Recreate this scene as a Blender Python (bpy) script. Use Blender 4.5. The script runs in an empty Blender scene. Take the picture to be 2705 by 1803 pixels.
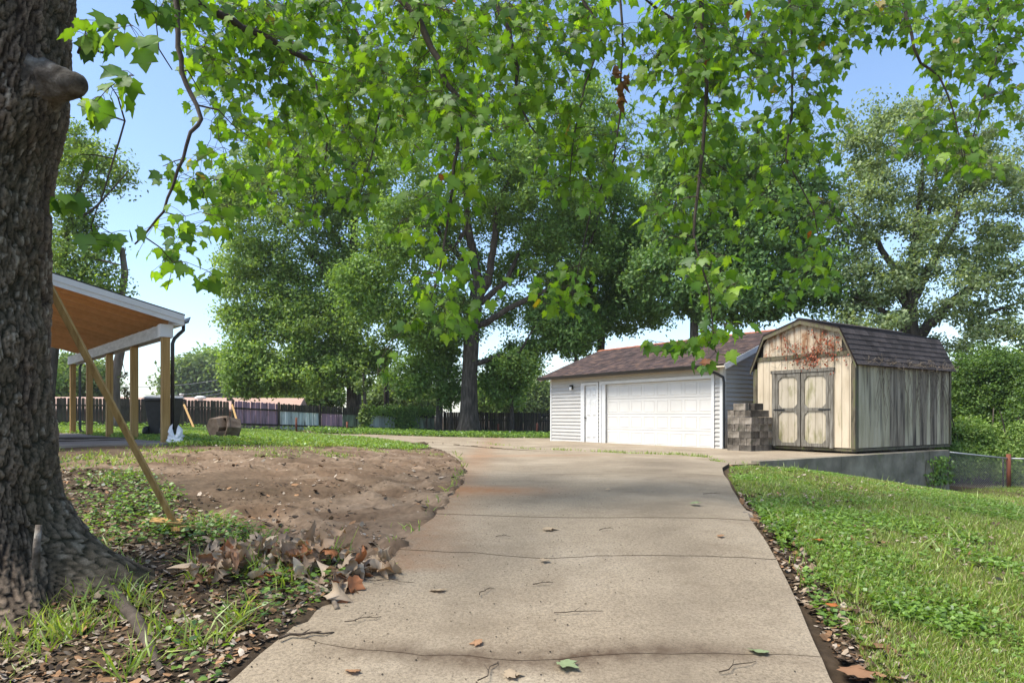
import bpy, bmesh, math, random
import numpy as np
from mathutils import Vector, Matrix
from mathutils.geometry import delaunay_2d_cdt

R = math.radians
rng = np.random.default_rng(7)
random.seed(7)
scene = bpy.context.scene
COL = scene.collection

# ------------------------------------------------------------------ camera, sky, sun, exposure
F_PX, CX, HZ, HC = 1803.0, 1352.5, 1098.0, 1.05      # focal length and horizon row of the photograph, eye height over the garage pad
cam_d = bpy.data.cameras.new('camera')
cam = bpy.data.objects.new('camera', cam_d)
COL.objects.link(cam)
cam.location = (0, 0, HC)
cam.rotation_euler = (R(90), 0, 0)
cam_d.sensor_width = 36
cam_d.lens = 24
cam_d.shift_y = 0.0726
cam_d.clip_end = 2000
scene.camera = cam

SUN_EL, SUN_AZ = 60.0, -108.0          # azimuth clockwise from +Y
w = bpy.data.worlds.new('World')
scene.world = w
w.use_nodes = True
wn = w.node_tree.nodes
sky = wn.new('ShaderNodeTexSky')
sky.sky_type = 'NISHITA'
sky.sun_disc = False
sky.sun_elevation = R(SUN_EL)
sky.sun_rotation = R(SUN_AZ)
sky.air_density = 1.0
sky.dust_density = 0.7
sky.ozone_density = 2.4
bg = wn['Background']
bg.inputs['Strength'].default_value = 0.125
w.node_tree.links.new(sky.outputs[0], bg.inputs['Color'])

sd = bpy.data.lights.new('sun', 'SUN')
sd.energy = 3.5
sd.angle = R(30)
sd.color = (1.0, 0.93, 0.80)
sun = bpy.data.objects.new('sun', sd)
COL.objects.link(sun)
S = Vector((math.sin(R(SUN_AZ)) * math.cos(R(SUN_EL)), math.cos(R(SUN_AZ)) * math.cos(R(SUN_EL)), math.sin(R(SUN_EL))))
sun.rotation_euler = S.to_track_quat('Z', 'Y').to_euler()
sun.location = S * 60

vs = scene.view_settings
vs.view_transform = 'Standard'
vs.look = 'None'
vs.gamma = 1
vs.use_curve_mapping = False
vs.exposure = 1.15
cy = scene.cycles
cy.use_denoising = True
cy.denoiser = 'OPENIMAGEDENOISE'
cy.denoising_input_passes = 'RGB_ALBEDO_NORMAL'
cy.denoising_prefilter = 'ACCURATE'
cy.max_bounces = 7
cy.diffuse_bounces = 4
cy.transmission_bounces = 4
cy.glossy_bounces = 2
cy.transparent_max_bounces = 4


def P(u, v, Y):
    """the point at distance Y that the photograph shows at column u, row v"""
    return np.array([(u - CX) / F_PX * Y, Y, HC - (v - HZ) / F_PX * Y])


# ------------------------------------------------------------------ helpers: meshes and objects
def setp(o, label=None, cat=None, group=None, kind=None):
    if label: o['label'] = label
    if cat: o['category'] = cat
    if group: o['group'] = group
    if kind: o['kind'] = kind
    return o


def empty(name, loc=(0, 0, 0), rz=0.0, label=None, cat=None, group=None, kind=None):
    o = bpy.data.objects.new(name, None)
    o.empty_display_size = 0.2
    COL.objects.link(o)
    o.location = loc
    o.rotation_euler = (0, 0, rz)
    return setp(o, label, cat, group, kind)


def link(name, me, mat=None, parent=None, loc=None, rot=None, scale=None, **kw):
    o = bpy.data.objects.new(name, me)
    COL.objects.link(o)
    if parent: o.parent = parent
    if loc is not None: o.location = tuple(float(c) for c in loc)
    if rot is not None: o.rotation_euler = tuple(float(c) for c in rot)
    if scale is not None: o.scale = scale
    if mat and not me.materials: me.materials.append(mat)
    return setp(o, **kw)


def mesh_np(name, V, F, cols=None, smooth=False, mat=None):
    me = bpy.data.meshes.new(name)
    V = np.asarray(V, dtype=np.float32)
    F = np.asarray(F, dtype=np.int32)
    nf, k = F.shape
    me.vertices.add(len(V))
    me.vertices.foreach_set('co', V.ravel())
    me.loops.add(nf * k)
    me.loops.foreach_set('vertex_index', F.ravel())
    me.polygons.add(nf)
    me.polygons.foreach_set('loop_start', np.arange(0, nf * k, k, dtype=np.int32))
    if smooth:
        me.polygons.foreach_set('use_smooth', np.ones(nf, dtype=bool))
    me.update(calc_edges=True)
    if cols is not None:
        at = me.attributes.new('Col', 'FLOAT_COLOR', 'POINT')
        c = np.ones((len(V), 4), dtype=np.float32)
        c[:, :3] = cols
        at.data.foreach_set('color', c.ravel())
    if mat: me.materials.append(mat)
    return me


class MB:
    def __init__(s):
        s.v, s.f, s.sm = [], [], []

    def add(s, vs_, fs_, smooth=False):
        o = len(s.v)
        s.v += [tuple(float(c) for c in p) for p in vs_]
        s.f += [tuple(i + o for i in f) for f in fs_]
        s.sm += [smooth] * len(fs_)
        return s

    def box(s, x0, x1, y0, y1, z0, z1):
        return s.hexa([(x0, y0, z0), (x1, y0, z0), (x1, y1, z0), (x0, y1, z0), (x0, y0, z1), (x1, y0, z1), (x1, y1, z1), (x0, y1, z1)])

    def hexa(s, p):
        return s.add(p, [(0, 3, 2, 1), (4, 5, 6, 7), (0, 1, 5, 4), (1, 2, 6, 5), (2, 3, 7, 6), (3, 0, 4, 7)])

    def bar(s, a, b, wx, wy, up=(0, 0, 1)):
        a, b = Vector(a), Vector(b)
        d = (b - a).normalized()
        up = Vector(up)
        if abs(d.dot(up)) > .98: up = Vector((0, 1, 0))
        x = d.cross(up).normalized()
        y = x.cross(d).normalized()
        pts = []
        for q in (a, b):
            for sx, sy in ((-1, -1), (1, -1), (1, 1), (-1, 1)):
                pts.append(q + x * sx * wx / 2 + y * sy * wy / 2)
        return s.hexa(pts)

    def tube(s, pts, rad, n=8, cap=True):
        pts = [Vector(p) for p in pts]
        if not hasattr(rad, '__len__'): rad = [rad] * len(pts)
        rings, prev = [], None
        for i, p in enumerate(pts):
            d = (pts[min(i + 1, len(pts) - 1)] - pts[max(i - 1, 0)]).normalized()
            x = prev if prev is not None else (Vector((0, 0, 1)) if abs(d.z) < .9 else Vector((1, 0, 0)))
            x = (x - d * x.dot(d)).normalized()
            prev = x
            y = d.cross(x)
            rings.append([p + (x * math.cos(6.28318 * k / n) + y * math.sin(6.28318 * k / n)) * rad[i] for k in range(n)])
        vs_ = [q for r in rings for q in r]
        fs_ = [(i * n + k, i * n + (k + 1) % n, (i + 1) * n + (k + 1) % n, (i + 1) * n + k) for i in range(len(pts) - 1) for k in range(n)]
        if cap:
            fs_ += [tuple(range(n))[::-1], tuple((len(pts) - 1) * n + k for k in range(n))]
        return s.add(vs_, fs_, True)

    def prism(s, poly, z0, z1):
        n = len(poly)
        vs_ = [(x, y, z0) for x, y in poly] + [(x, y, z1) for x, y in poly]
        return s.add(vs_, [tuple(range(n))[::-1], tuple(range(n, 2 * n))] + [(i, (i + 1) % n, n + (i + 1) % n, n + i) for i in range(n)])

    def lathe(s, prof, n=20, c=(0, 0)):
        vs_ = [(c[0] + r * math.cos(6.28318 * k / n), c[1] + r * math.sin(6.28318 * k / n), z) for r, z in prof for k in range(n)]
        fs_ = [(i * n + k, i * n + (k + 1) % n, (i + 1) * n + (k + 1) % n, (i + 1) * n + k) for i in range(len(prof) - 1) for k in range(n)]
        return s.add(vs_, fs_, True)

    def mesh(s, name, mat=None):
        me = bpy.data.meshes.new(name)
        me.from_pydata(s.v, [], s.f)
        me.polygons.foreach_set('use_smooth', s.sm)
        me.update()
        if mat: me.materials.append(mat)
        return me

    def build(s, name, mat, parent=None, loc=None, rot=None, bevel=0, **kw):
        o = link(name, s.mesh(name, mat), None, parent, loc, rot, **kw)
        if bevel:
            m = o.modifiers.new('bevel', 'BEVEL')
            m.width = bevel
            m.segments = 2
            m.limit_method = 'ANGLE'
        return o


# ------------------------------------------------------------------ helpers: noise, polygons
def _h(ix, iy, iz, seed=0):
    n = (ix.astype(np.int64) * 374761393 + iy.astype(np.int64) * 668265263 + iz.astype(np.int64) * 2147483647 + seed * 144665) & 0xffffffff
    n = ((n ^ (n >> 13)) * 1274126177) & 0xffffffff
    return ((n ^ (n >> 16)) & 0xffff) / 65535.0


def vnoise(x, y, z=None, seed=0):
    x, y = np.asarray(x, float), np.asarray(y, float)
    z = np.zeros_like(x) if z is None else np.asarray(z, float)
    ix, iy, iz = np.floor(x), np.floor(y), np.floor(z)
    fx, fy, fz = x - ix, y - iy, z - iz
    fx, fy, fz = (t * t * (3 - 2 * t) for t in (fx, fy, fz))
    r = 0
    for dx in (0, 1):
        for dy in (0, 1):
            for dz in (0, 1):
                r = r + _h(ix + dx, iy + dy, iz + dz, seed) * (fx if dx else 1 - fx) * (fy if dy else 1 - fy) * (fz if dz else 1 - fz)
    return r


def fbm(x, y, z=None, o=4, seed=0):
    r, a, t = 0, 1.0, 0
    for i in range(o):
        r = r + a * vnoise(np.asarray(x) * 2 ** i, np.asarray(y) * 2 ** i, None if z is None else np.asarray(z) * 2 ** i, seed + i)
        t += a
        a *= .5
    return r / t


def inside(poly, x, y):
    p = np.asarray(poly, float)
    x, y = np.asarray(x, float), np.asarray(y, float)
    c = np.zeros(x.shape, bool)
    j = len(p) - 1
    for i in range(len(p)):
        xi, yi, xj, yj = p[i, 0], p[i, 1], p[j, 0], p[j, 1]
        if yi != yj:
            c ^= ((yi > y) != (yj > y)) & (x < (xj - xi) * (y - yi) / (yj - yi) + xi)
        j = i
    return c


def sdist(poly, x, y):
    """distance to the polygon's edge, positive inside"""
    p = np.asarray(poly, float)
    x, y = np.asarray(x, float), np.asarray(y, float)
    d = np.full(x.shape, 1e9)
    for i in range(len(p)):
        a, b = p[i], p[(i + 1) % len(p)]
        ab = b - a
        t = np.clip(((x - a[0]) * ab[0] + (y - a[1]) * ab[1]) / max(ab @ ab, 1e-9), 0, 1)
        d = np.minimum(d, np.hypot(x - a[0] - t * ab[0], y - a[1] - t * ab[1]))
    return np.where(inside(poly, x, y), d, -d)


def sstep(a, b, x):
    t = np.clip((x - a) / (b - a), 0, 1)
    return t * t * (3 - 2 * t)


# ------------------------------------------------------------------ helpers: materials
def nodes_of(name):
    m = bpy.data.materials.new(name)
    m.use_nodes = True
    nt = m.node_tree
    return m, nt.nodes, nt.links, nt.nodes['Principled BSDF']


def ramp(N, stops):
    r = N.new('ShaderNodeValToRGB')
    el = r.color_ramp.elements
    while len(el) < len(stops): el.new(0.5)
    for e, (p, c) in zip(el, stops):
        e.position = p
        e.color = (*c, 1) if len(c) == 3 else c
    return r


def mathn(N, L, op, a, b=None, clamp=False):
    n = N.new('ShaderNodeMath')
    n.operation = op
    n.use_clamp = clamp
    for i, x in enumerate((a, b)):
        if x is None: continue
        if isinstance(x, (int, float)): n.inputs[i].default_value = x
        else: L.new(x, n.inputs[i])
    return n.outputs[0]


def mixc(N, L, fac, a, b, mode='MIX'):
    n = N.new('ShaderNodeMix')
    n.data_type = 'RGBA'
    n.blend_type = mode
    for idx, x in ((0, fac), (6, a), (7, b)):
        if isinstance(x, (int, float)): n.inputs[idx].default_value = x
        elif isinstance(x, tuple): n.inputs[idx].default_value = (*x[:3], 1)
        else: L.new(x, n.inputs[idx])
    return n.outputs[2]


def noise_tex(N, L, scale, detail=5, stretch=(1, 1, 1), coord='Object', rough=.6, kind='noise', dist=0.0, rot=(0, 0, 0)):
    tc = N.new('ShaderNodeTexCoord')
    mp = N.new('ShaderNodeMapping')
    mp.inputs['Scale'].default_value = stretch
    mp.inputs['Rotation'].default_value = rot
    if coord == 'Position':
        g = N.new('ShaderNodeNewGeometry')
        L.new(g.outputs['Position'], mp.inputs[0])
    else:
        L.new(tc.outputs[coord], mp.inputs[0])
    if kind == 'noise':
        t = N.new('ShaderNodeTexNoise')
        t.inputs['Detail'].default_value = detail
        t.inputs['Roughness'].default_value = rough
        t.inputs['Distortion'].default_value = dist
        t.inputs['Scale'].default_value = scale
        L.new(mp.outputs[0], t.inputs['Vector'])
        return t.outputs['Fac']
    t = N.new('ShaderNodeTexVoronoi')
    t.inputs['Scale'].default_value = scale
    if kind == 'edge': t.feature = 'DISTANCE_TO_EDGE'
    L.new(mp.outputs[0], t.inputs['Vector'])
    return t.outputs['Color'] if kind == 'cell' else t.outputs['Distance']


def bump(N, L, h, strength, dist=.02, prev=None):
    b = N.new('ShaderNodeBump')
    b.inputs['Strength'].default_value = strength
    b.inputs['Distance'].default_value = dist
    L.new(h, b.inputs['Height'])
    if prev: L.new(prev, b.inputs['Normal'])
    return b.outputs[0]


def surf(name, cols, scale=4, detail=5, stretch=(1, 1, 1), rough=.75, bmp=.3, bscale=None, rnd=.0, coord='Object', spec=.3, lo=.3, hi=.7, metal=0, streak=None, dirt=None):
    """a weathered surface: noise between cols, optional vertical streaks (colour, amount), dirt blotches and a random tone for each object"""
    m, N, L, b = nodes_of(name)
    n = noise_tex(N, L, scale, detail, stretch, coord)
    k = len(cols)
    rp = ramp(N, [(lo + (hi - lo) * i / max(k - 1, 1), c) for i, c in enumerate(cols)])
    L.new(n, rp.inputs[0])
    c = rp.outputs[0]
    if streak:
        s = noise_tex(N, L, streak[2], 6, streak[3], 'Position')
        rs = ramp(N, [(streak[1], (0, 0, 0)), (streak[1] + .18, (1, 1, 1))])
        L.new(s, rs.inputs[0])
        c = mixc(N, L, rs.outputs[0], c, streak[0])
    if dirt:
        s = noise_tex(N, L, dirt[2], 6, (1, 1, 1), 'Position')
        rs = ramp(N, [(dirt[1], (0, 0, 0)), (dirt[1] + .2, (1, 1, 1))])
        L.new(s, rs.inputs[0])
        c = mixc(N, L, rs.outputs[0], c, dirt[0])
    if rnd:
        oi = N.new('ShaderNodeObjectInfo')
        v = mathn(N, L, 'MULTIPLY_ADD', oi.outputs['Random'], 2 * rnd)
        v.node.inputs[2].default_value = 1 - rnd
        hs = N.new('ShaderNodeHueSaturation')
        L.new(v, hs.inputs['Value'])
        L.new(c, hs.inputs['Color'])
        c = hs.outputs[0]
    L.new(c, b.inputs['Base Color'])
    b.inputs['Roughness'].default_value = rough
    b.inputs['Specular IOR Level'].default_value = spec
    b.inputs['Metallic'].default_value = metal
    if bmp:
        h = noise_tex(N, L, bscale or scale * 4, 6, stretch, coord)
        L.new(bump(N, L, h, bmp), b.inputs['Normal'])
    return m


def leaf_mat(name, trans=.45, gloss=.06, tint=(1.25, 1.3, .55), rough=.4):
    """leaf blade: colour from the mesh, light shining through"""
    m, N, L, b = nodes_of(name)
    N.remove(b)
    at = N.new('ShaderNodeAttribute')
    at.attribute_name = 'Col'
    df = N.new('ShaderNodeBsdfDiffuse')
    tr = N.new('ShaderNodeBsdfTranslucent')
    gl = N.new('ShaderNodeBsdfGlossy')
    gl.inputs['Roughness'].default_value = rough
    gl.inputs['Color'].default_value = (.9, .95, 1, 1)
    L.new(at.outputs['Color'], df.inputs['Color'])
    L.new(mixc(N, L, 1.0, at.outputs['Color'], tint, 'MULTIPLY'), tr.inputs['Color'])
    m1 = N.new('ShaderNodeMixShader')
    m1.inputs[0].default_value = trans
    L.new(df.outputs[0], m1.inputs[1])
    L.new(tr.outputs[0], m1.inputs[2])
    m2 = N.new('ShaderNodeMixShader')
    m2.inputs[0].default_value = gloss
    L.new(m1.outputs[0], m2.inputs[1])
    L.new(gl.outputs[0], m2.inputs[2])
    L.new(m2.outputs[0], N['Material Output'].inputs['Surface'])
    return m


def col_mat(name, rough=.85, bmp=0, scale=30, spec=.25):
    m, N, L, b = nodes_of(name)
    at = N.new('ShaderNodeAttribute')
    at.attribute_name = 'Col'
    c = at.outputs['Color']
    h = noise_tex(N, L, scale, 5)
    rp = ramp(N, [(.25, (.62, .62, .62)), (.75, (1.3, 1.3, 1.3))])
    L.new(h, rp.inputs[0])
    L.new(mixc(N, L, 1.0, c, rp.outputs[0], 'MULTIPLY'), b.inputs['Base Color'])
    b.inputs['Roughness'].default_value = rough
    b.inputs['Specular IOR Level'].default_value = spec
    if bmp: L.new(bump(N, L, h, bmp), b.inputs['Normal'])
    return m


M = {}
M['leaf_near'] = leaf_mat('leaf_near', .52, .022, (1.7, 1.75, .42), .45)
M['leaf_far'] = leaf_mat('leaf_far', .42, .018, (1.5, 1.5, .55), .5)
M['grass'] = leaf_mat('grass', .4, .04, (1.3, 1.35, .5), .45)
M['dry_leaf'] = leaf_mat('dry_leaf', .2, .03, (1.2, 1.0, .7), .6)
M['soil'] = col_mat('soil', .95, .5, 14, .1)
M['chip'] = col_mat('chip', .9, 0, 30, .15)
M['twig'] = surf('twig', [(.035, .024, .016), (.10, .075, .055)], 20, rough=.9, bmp=.3)
M['branch'] = surf('branch', [(.035, .026, .02), (.11, .088, .07)], 9, rough=.9, bmp=.5, stretch=(1, 1, .4))
M['dead_branch'] = surf('dead_branch', [(.16, .12, .085), (.34, .28, .21)], 9, rough=.9, bmp=.4)
M['bark_far'] = surf('bark_far', [(.035, .028, .022), (.075, .06, .048), (.15, .125, .10)], 3.2, 7, (2.4, 2.4, .5), rough=.95, bmp=1.0, bscale=5)
M['stub'] = surf('stub', [(.035, .027, .02), (.085, .068, .052), (.16, .135, .11), (.30, .28, .24)], 9, 7, rough=.95, bmp=1.0, bscale=40)
M['bark_dead'] = surf('bark_dead', [(.10, .075, .055), (.24, .19, .15)], 2.5, 7, (2, 2, .4), rough=.95, bmp=.9)
M['new_wood'] = surf('new_wood', [(.24, .135, .042), (.37, .225, .078), (.45, .285, .11)], 3, 6, (9, 9, .35), rough=.75, bmp=.15, rnd=.08)
M['old_wood'] = surf('old_wood', [(.055, .047, .038), (.16, .145, .12), (.27, .255, .225)], 5, 7, (5, 5, .5), rough=.9, bmp=.5, rnd=.15)
M['deck_wood'] = surf('deck_wood', [(.40, .15, .035), (.52, .215, .055)], 3, 5, (3, 3, 3), rough=.7, bmp=.1)
M['orange_wood'] = surf('orange_wood', [(.66, .36, .14), (.76, .45, .20)], 3, 5, (3, 3, 3), rough=.7, bmp=.1, rnd=.08)
M['white_paint'] = surf('white_paint', [(.60, .60, .585), (.68, .68, .67)], 3, rough=.5, bmp=.03, spec=.4)
M['beam_paint'] = surf('beam_paint', [(.40, .40, .38), (.60, .60, .58)], 4, 6, (1, 1, 4), rough=.7, bmp=.1)
M['door_white'] = surf('door_white', [(.585, .565, .53), (.65, .63, .595)], .9, 3, rough=.45, bmp=.02, spec=.4)
M['siding'] = surf('siding', [(.415, .40, .375), (.475, .46, .435)], 1.5, 4, (1, 1, 6), rough=.55, bmp=.04, rnd=.04, spec=.35)
M['siding_wall'] = surf('siding_wall', [(.30, .29, .28), (.33, .32, .31)], 2, rough=.7, bmp=0)
M['cream'] = surf('cream', [(.62, .55, .42), (.70, .63, .50)], 2, rough=.6, bmp=.02)
M['black_metal'] = surf('black_metal', [(.012, .012, .013), (.02, .02, .021)], 5, rough=.35, bmp=0, spec=.5)
M['black_plastic'] = surf('black_plastic', [(.014, .014, .015), (.035, .035, .036)], 6, rough=.5, bmp=.05, spec=.4)
M['grey_plastic'] = surf('grey_plastic', [(.33, .33, .33), (.45, .45, .45)], 5, rough=.5, bmp=0)
M['bag'] = surf('bag', [(.6, .62, .66), (.8, .82, .85)], 6, rough=.3, bmp=.4, spec=.5)
M['glass_lamp'] = surf('glass_lamp', [(.75, .78, .8), (.9, .9, .9)], 5, rough=.1, bmp=0, spec=.6)
M['rust'] = surf('rust', [(.11, .038, .022), (.21, .068, .038)], 12, rough=.8, bmp=.3)
M['galv'] = surf('galv', [(.35, .36, .37), (.5, .5, .5)], 12, rough=.45, bmp=.05, metal=.6)
M['brown_concrete'] = surf('brown_concrete', [(.085, .058, .04), (.16, .115, .085), (.22, .17, .13)], 7, 6, rough=.9, bmp=.4)
M['block'] = surf('block', [(.065, .054, .043), (.15, .128, .105), (.26, .23, .195)], 5, 7, rough=.95, bmp=.6, bscale=60, rnd=.55, dirt=((.045, .05, .028), .56, 4))
M['shed_front'] = surf('shed_front', [(.42, .345, .245), (.53, .445, .33), (.58, .495, .375)], 1.6, 6, (3, 3, .6), rough=.8, bmp=.25, bscale=20, rnd=.05, streak=((.26, .24, .12), .60, 2.2, (3, 3, .5)))
M['shed_gable'] = surf('shed_gable', [(.40, .33, .235), (.51, .43, .32), (.56, .475, .36)], 1.6, 6, (3, 3, .6), rough=.8, bmp=.25, bscale=20, rnd=.05, streak=((.27, .15, .08), .44, 2.4, (2.2, 2.2, .8)))
M['shed_door'] = surf('shed_door', [(.34, .29, .215), (.44, .385, .30), (.49, .43, .34)], 1.6, 6, (3, 3, .6), rough=.8, bmp=.25, bscale=20, rnd=.05, streak=((.20, .19, .085), .52, 2.2, (2, 2, .6)))
M['shed_side'] = surf('shed_side', [(.32, .275, .165), (.48, .415, .275), (.56, .49, .345)], 1.6, 6, (3, 3, .5), rough=.85, bmp=.3, bscale=20, rnd=.10, streak=((.055, .043, .032), .53, 1.5, (3.2, 3.2, .22)))
M['shed_trim'] = surf('shed_trim', [(.05, .045, .03), (.13, .11, .075), (.10, .12, .04)], 4, 6, (3, 3, .6), rough=.9, bmp=.4)
M['shed_side_grey'] = surf('shed_side_grey', [(.13, .10, .07), (.26, .21, .15), (.40, .335, .245)], 3, 6, (4, 4, .3), rough=.85, bmp=.35, rnd=.2, streak=((.04, .032, .024), .5, 2.2, (3.2, 3.2, .3)))
M['shed_groove'] = surf('shed_groove', [(.03, .026, .02), (.06, .05, .04)], 6, rough=.9, bmp=.2)
M['shed_shingle'] = surf('shed_shingle', [(.035, .029, .028), (.07, .058, .055)], 6, 6, rough=.95, bmp=.5, bscale=120, rnd=.4, dirt=((.075, .06, .055), .6, 2.5))
M['roof_base'] = surf('roof_base', [(.035, .025, .022), (.05, .036, .03)], 6, rough=.95)
M['wall_concrete'] = surf('wall_concrete', [(.10, .088, .062), (.21, .182, .138), (.32, .28, .215)], 1.4, 8, (1, 1, 1), rough=.9, bmp=.4, bscale=25, streak=((.035, .034, .02), .60, 2.5, (2, 2, .25)), dirt=((.12, .125, .06), .55, 2.2))
M['house_roof'] = surf('house_roof', [(.36, .235, .185), (.45, .30, .24)], 1.5, 6, rough=.9, bmp=.2)
M['house_wall'] = surf('house_wall', [(.32, .16, .11), (.38, .20, .15)], 3, rough=.9)
M['copper'] = surf('copper', [(.25, .085, .045), (.36, .13, .07)], 5, rough=.8, bmp=.1)
M['porcelain'] = surf('porcelain', [(.6, .6, .58), (.75, .75, .73)], 5, rough=.5, bmp=0)
M['patio'] = surf('patio', [(.24, .19, .155), (.34, .28, .235)], 3, 7, rough=.95, bmp=.4, bscale=30)
M['wire'] = surf('wire', [(.25, .25, .25), (.3, .3, .3)], 3, rough=.5, bmp=0)


def concrete_mat():
    m, N, L, b = nodes_of('driveway_concrete')
    n1 = noise_tex(N, L, .55, 6, coord='Position')
    r1 = ramp(N, [(.3, (.205, .165, .118)), (.5, (.28, .229, .166)), (.72, (.35, .295, .222))])
    L.new(n1, r1.inputs[0])
    n2 = noise_tex(N, L, 55, 5, coord='Position', rough=.85)
    r2 = ramp(N, [(.35, (.52, .51, .49)), (.5, (1, 1, 1)), (.65, (1.34, 1.33, 1.30))])
    L.new(n2, r2.inputs[0])
    c = mixc(N, L, 1.0, r1.outputs[0], r2.outputs[0], 'MULTIPLY')
    n3 = noise_tex(N, L, 1.7, 8, coord='Position', rough=.7)
    r3 = ramp(N, [(.50, (0, 0, 0)), (.66, (1, 1, 1))])
    L.new(n3, r3.inputs[0])
    c = mixc(N, L, mathn(N, L, 'MULTIPLY', r3.outputs[0], .45), c, (.155, .118, .08))
    n4 = noise_tex(N, L, 150, 2, coord='Position', rough=.5)
    r4 = ramp(N, [(.60, (0, 0, 0)), (.68, (1, 1, 1))])
    L.new(n4, r4.inputs[0])
    c = mixc(N, L, mathn(N, L, 'MULTIPLY', r4.outputs[0], .28), c, (.12, .095, .07))
    at = N.new('ShaderNodeAttribute')
    at.attribute_name = 'Col'
    sep = N.new('ShaderNodeSeparateColor')
    L.new(at.outputs['Color'], sep.inputs[0])
    n5 = noise_tex(N, L, 9, 6, coord='Position')
    st = mathn(N, L, 'MULTIPLY', sep.outputs[0], mathn(N, L, 'MULTIPLY', n5, 1.9), True)
    c = mixc(N, L, st, c, (.075, .048, .03))                 # damp soil washed along the crack
    rs = mathn(N, L, 'MULTIPLY', sep.outputs[1], mathn(N, L, 'MULTIPLY', n5, 1.9), True)
    tw_ = mathn(N, L, 'MULTIPLY', sep.outputs[2], mathn(N, L, 'MULTIPLY', n3, .42), True)
    c = mixc(N, L, tw_, c, (.14, .115, .085))                # tyre-worn lanes
    c = mixc(N, L, rs, c, (.25, .13, .065))                  # red clay tracked onto the slab
    L.new(c, b.inputs['Base Color'])
    b.inputs['Roughness'].default_value = .88
    b.inputs['Specular IOR Level'].default_value = .2
    L.new(bump(N, L, n2, .6, .01), b.inputs['Normal'])
    return m


M['concrete'] = concrete_mat()


def fence_mat(name, paint, amount, top=2.0, green=.5):
    """old board: bare dark wood, with a coat of paint up to height top where it still holds"""
    m, N, L, b = nodes_of(name)
    n = noise_tex(N, L, 2.2, 7, (4, 4, .5), 'Position')
    r = ramp(N, [(.3, (.018, .014, .010)), (.55, (.048, .039, .028)), (.75, (.10, .085, .062))])
    L.new(n, r.inputs[0])
    c = r.outputs[0]
    g = noise_tex(N, L, 1.3, 5, (1, 1, 1), 'Position')
    rg = ramp(N, [(.5, (0, 0, 0)), (.7, (1, 1, 1))])
    L.new(g, rg.inputs[0])
    c = mixc(N, L, mathn(N, L, 'MULTIPLY', rg.outputs[0], green), c, (.055, .062, .025))
    if paint:
        p = noise_tex(N, L, 1.6, 7, (3, 3, .6), 'Position')
        rp = ramp(N, [(1 - amount - .12, (0, 0, 0)), (1 - amount + .12, (1, 1, 1))])
        L.new(p, rp.inputs[0])
        tc = N.new('ShaderNodeTexCoord')
        sx = N.new('ShaderNodeSeparateXYZ')
        L.new(tc.outputs['Object'], sx.inputs[0])
        edge = mathn(N, L, 'LESS_THAN', sx.outputs[2], top)
        c = mixc(N, L, mathn(N, L, 'MULTIPLY', rp.outputs[0], edge), c, paint)
    oi = N.new('ShaderNodeObjectInfo')
    v = mathn(N, L, 'MULTIPLY_ADD', oi.outputs['Random'], .5)
    v.node.inputs[2].default_value = .75
    hs = N.new('ShaderNodeHueSaturation')
    L.new(v, hs.inputs['Value'])
    L.new(c, hs.inputs['Color'])
    L.new(hs.outputs[0], b.inputs['Base Color'])
    b.inputs['Roughness'].default_value = .9
    L.new(bump(N, L, n, .5), b.inputs['Normal'])
    return m


M['fence'] = fence_mat('fence', None, 0)
M['fence_pink'] = fence_mat('fence_pink', (.36, .23, .28), .62, 1.6, .3)
M['fence_pink_low'] = fence_mat('fence_pink_low', (.36, .21, .28), .64, 1.10, .3)
M['fence_pale'] = fence_mat('fence_pale', (.55, .60, .58), .60, 1.15, .6)
M['fence_grey'] = fence_mat('fence_grey', (.42, .46, .45), .70, 1.15, .4)
M['fence_moss'] = fence_mat('fence_moss', (.22, .27, .20), .55, 1.1, .7)

# ------------------------------------------------------------------ the lie of the land
CP = [(0, -6, -.8), (-1.5, 0, -.62), (1.5, 0, -.62), (-1.44, 3.45, -.30), (1.61, 3.45, -.30), (-.95, 5.2, -.06), (2.0, 5.3, -.06), (.5, 5.3, -.06),
      (-.75, 6.7, .05), (2.2, 6.4, .05), (.7, 6.6, .05), (-.75, 9.9, .07), (3.2, 10.3, .07), (1.2, 10, .07), (-.9, 13, .05), (4.3, 14.1, .06), (1.7, 13.5, .055), (0, 17, .03),
      (-1.5, 17, .03), (4, 18, .02), (5.4, 14.4, -.03), (7.5, 16.0, -.32), (9.5, 17.3, -.64), (11.7, 18.4, -1.0), (12.8, 19.2, -1.12), (14.2, 19, -1.1), (6, 7.5, -.30), (9, 12, -.55), (3, 4, -.38),
      (5, 4.5, -.5), (8, 4, -.8), (3.4, 8.5, -.02), (4.8, 11.5, -.08), (16, 10, -1.0), (20, 20, -1.0), (14, 25, -.8), (30, 30, -1.0), (-3.3, 4.5, -.22), (-2.2, 4.0, -.27), (-3.07, 6.2, .01), (-2, 5, -.08),
      (-5, 5, -.1), (-2, 8, .14), (-3, 10, .26), (-4.5, 11, .38), (-6.86, 13.5, .5), (-13.3, 20.6, .5), (-10, 14, .52), (-8, 9, .3), (-2.5, 13, .18), (-5, 17, .40), (-9, 21, .39), (-6, 24, .28),
      (-8.2, 29.5, .2), (-3, 22, .06), (-4, 27, .02), (-15, 30, .5), (-23, 33, .48), (-14.5, 36, .33), (-11.3, 40, .14), (-5.2, 46, -.15), (.3, 43, -.19), (1, 33, -.05), (3, 38, -.15),
      (-20, 15, .5), (-12, 3, 0), (-10, -5, -.5), (10, -5, -1.2), (-40, 40, .4), (40, 40, -1), (0, 60, -.3), (-30, 60, .2), (30, 60, -1), (8, 30, -.1), (12, 30, -.3), (3, 24, 0), (6, 21, 0), (9, 22, 0)]
CPA = np.array(CP, float)


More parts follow.
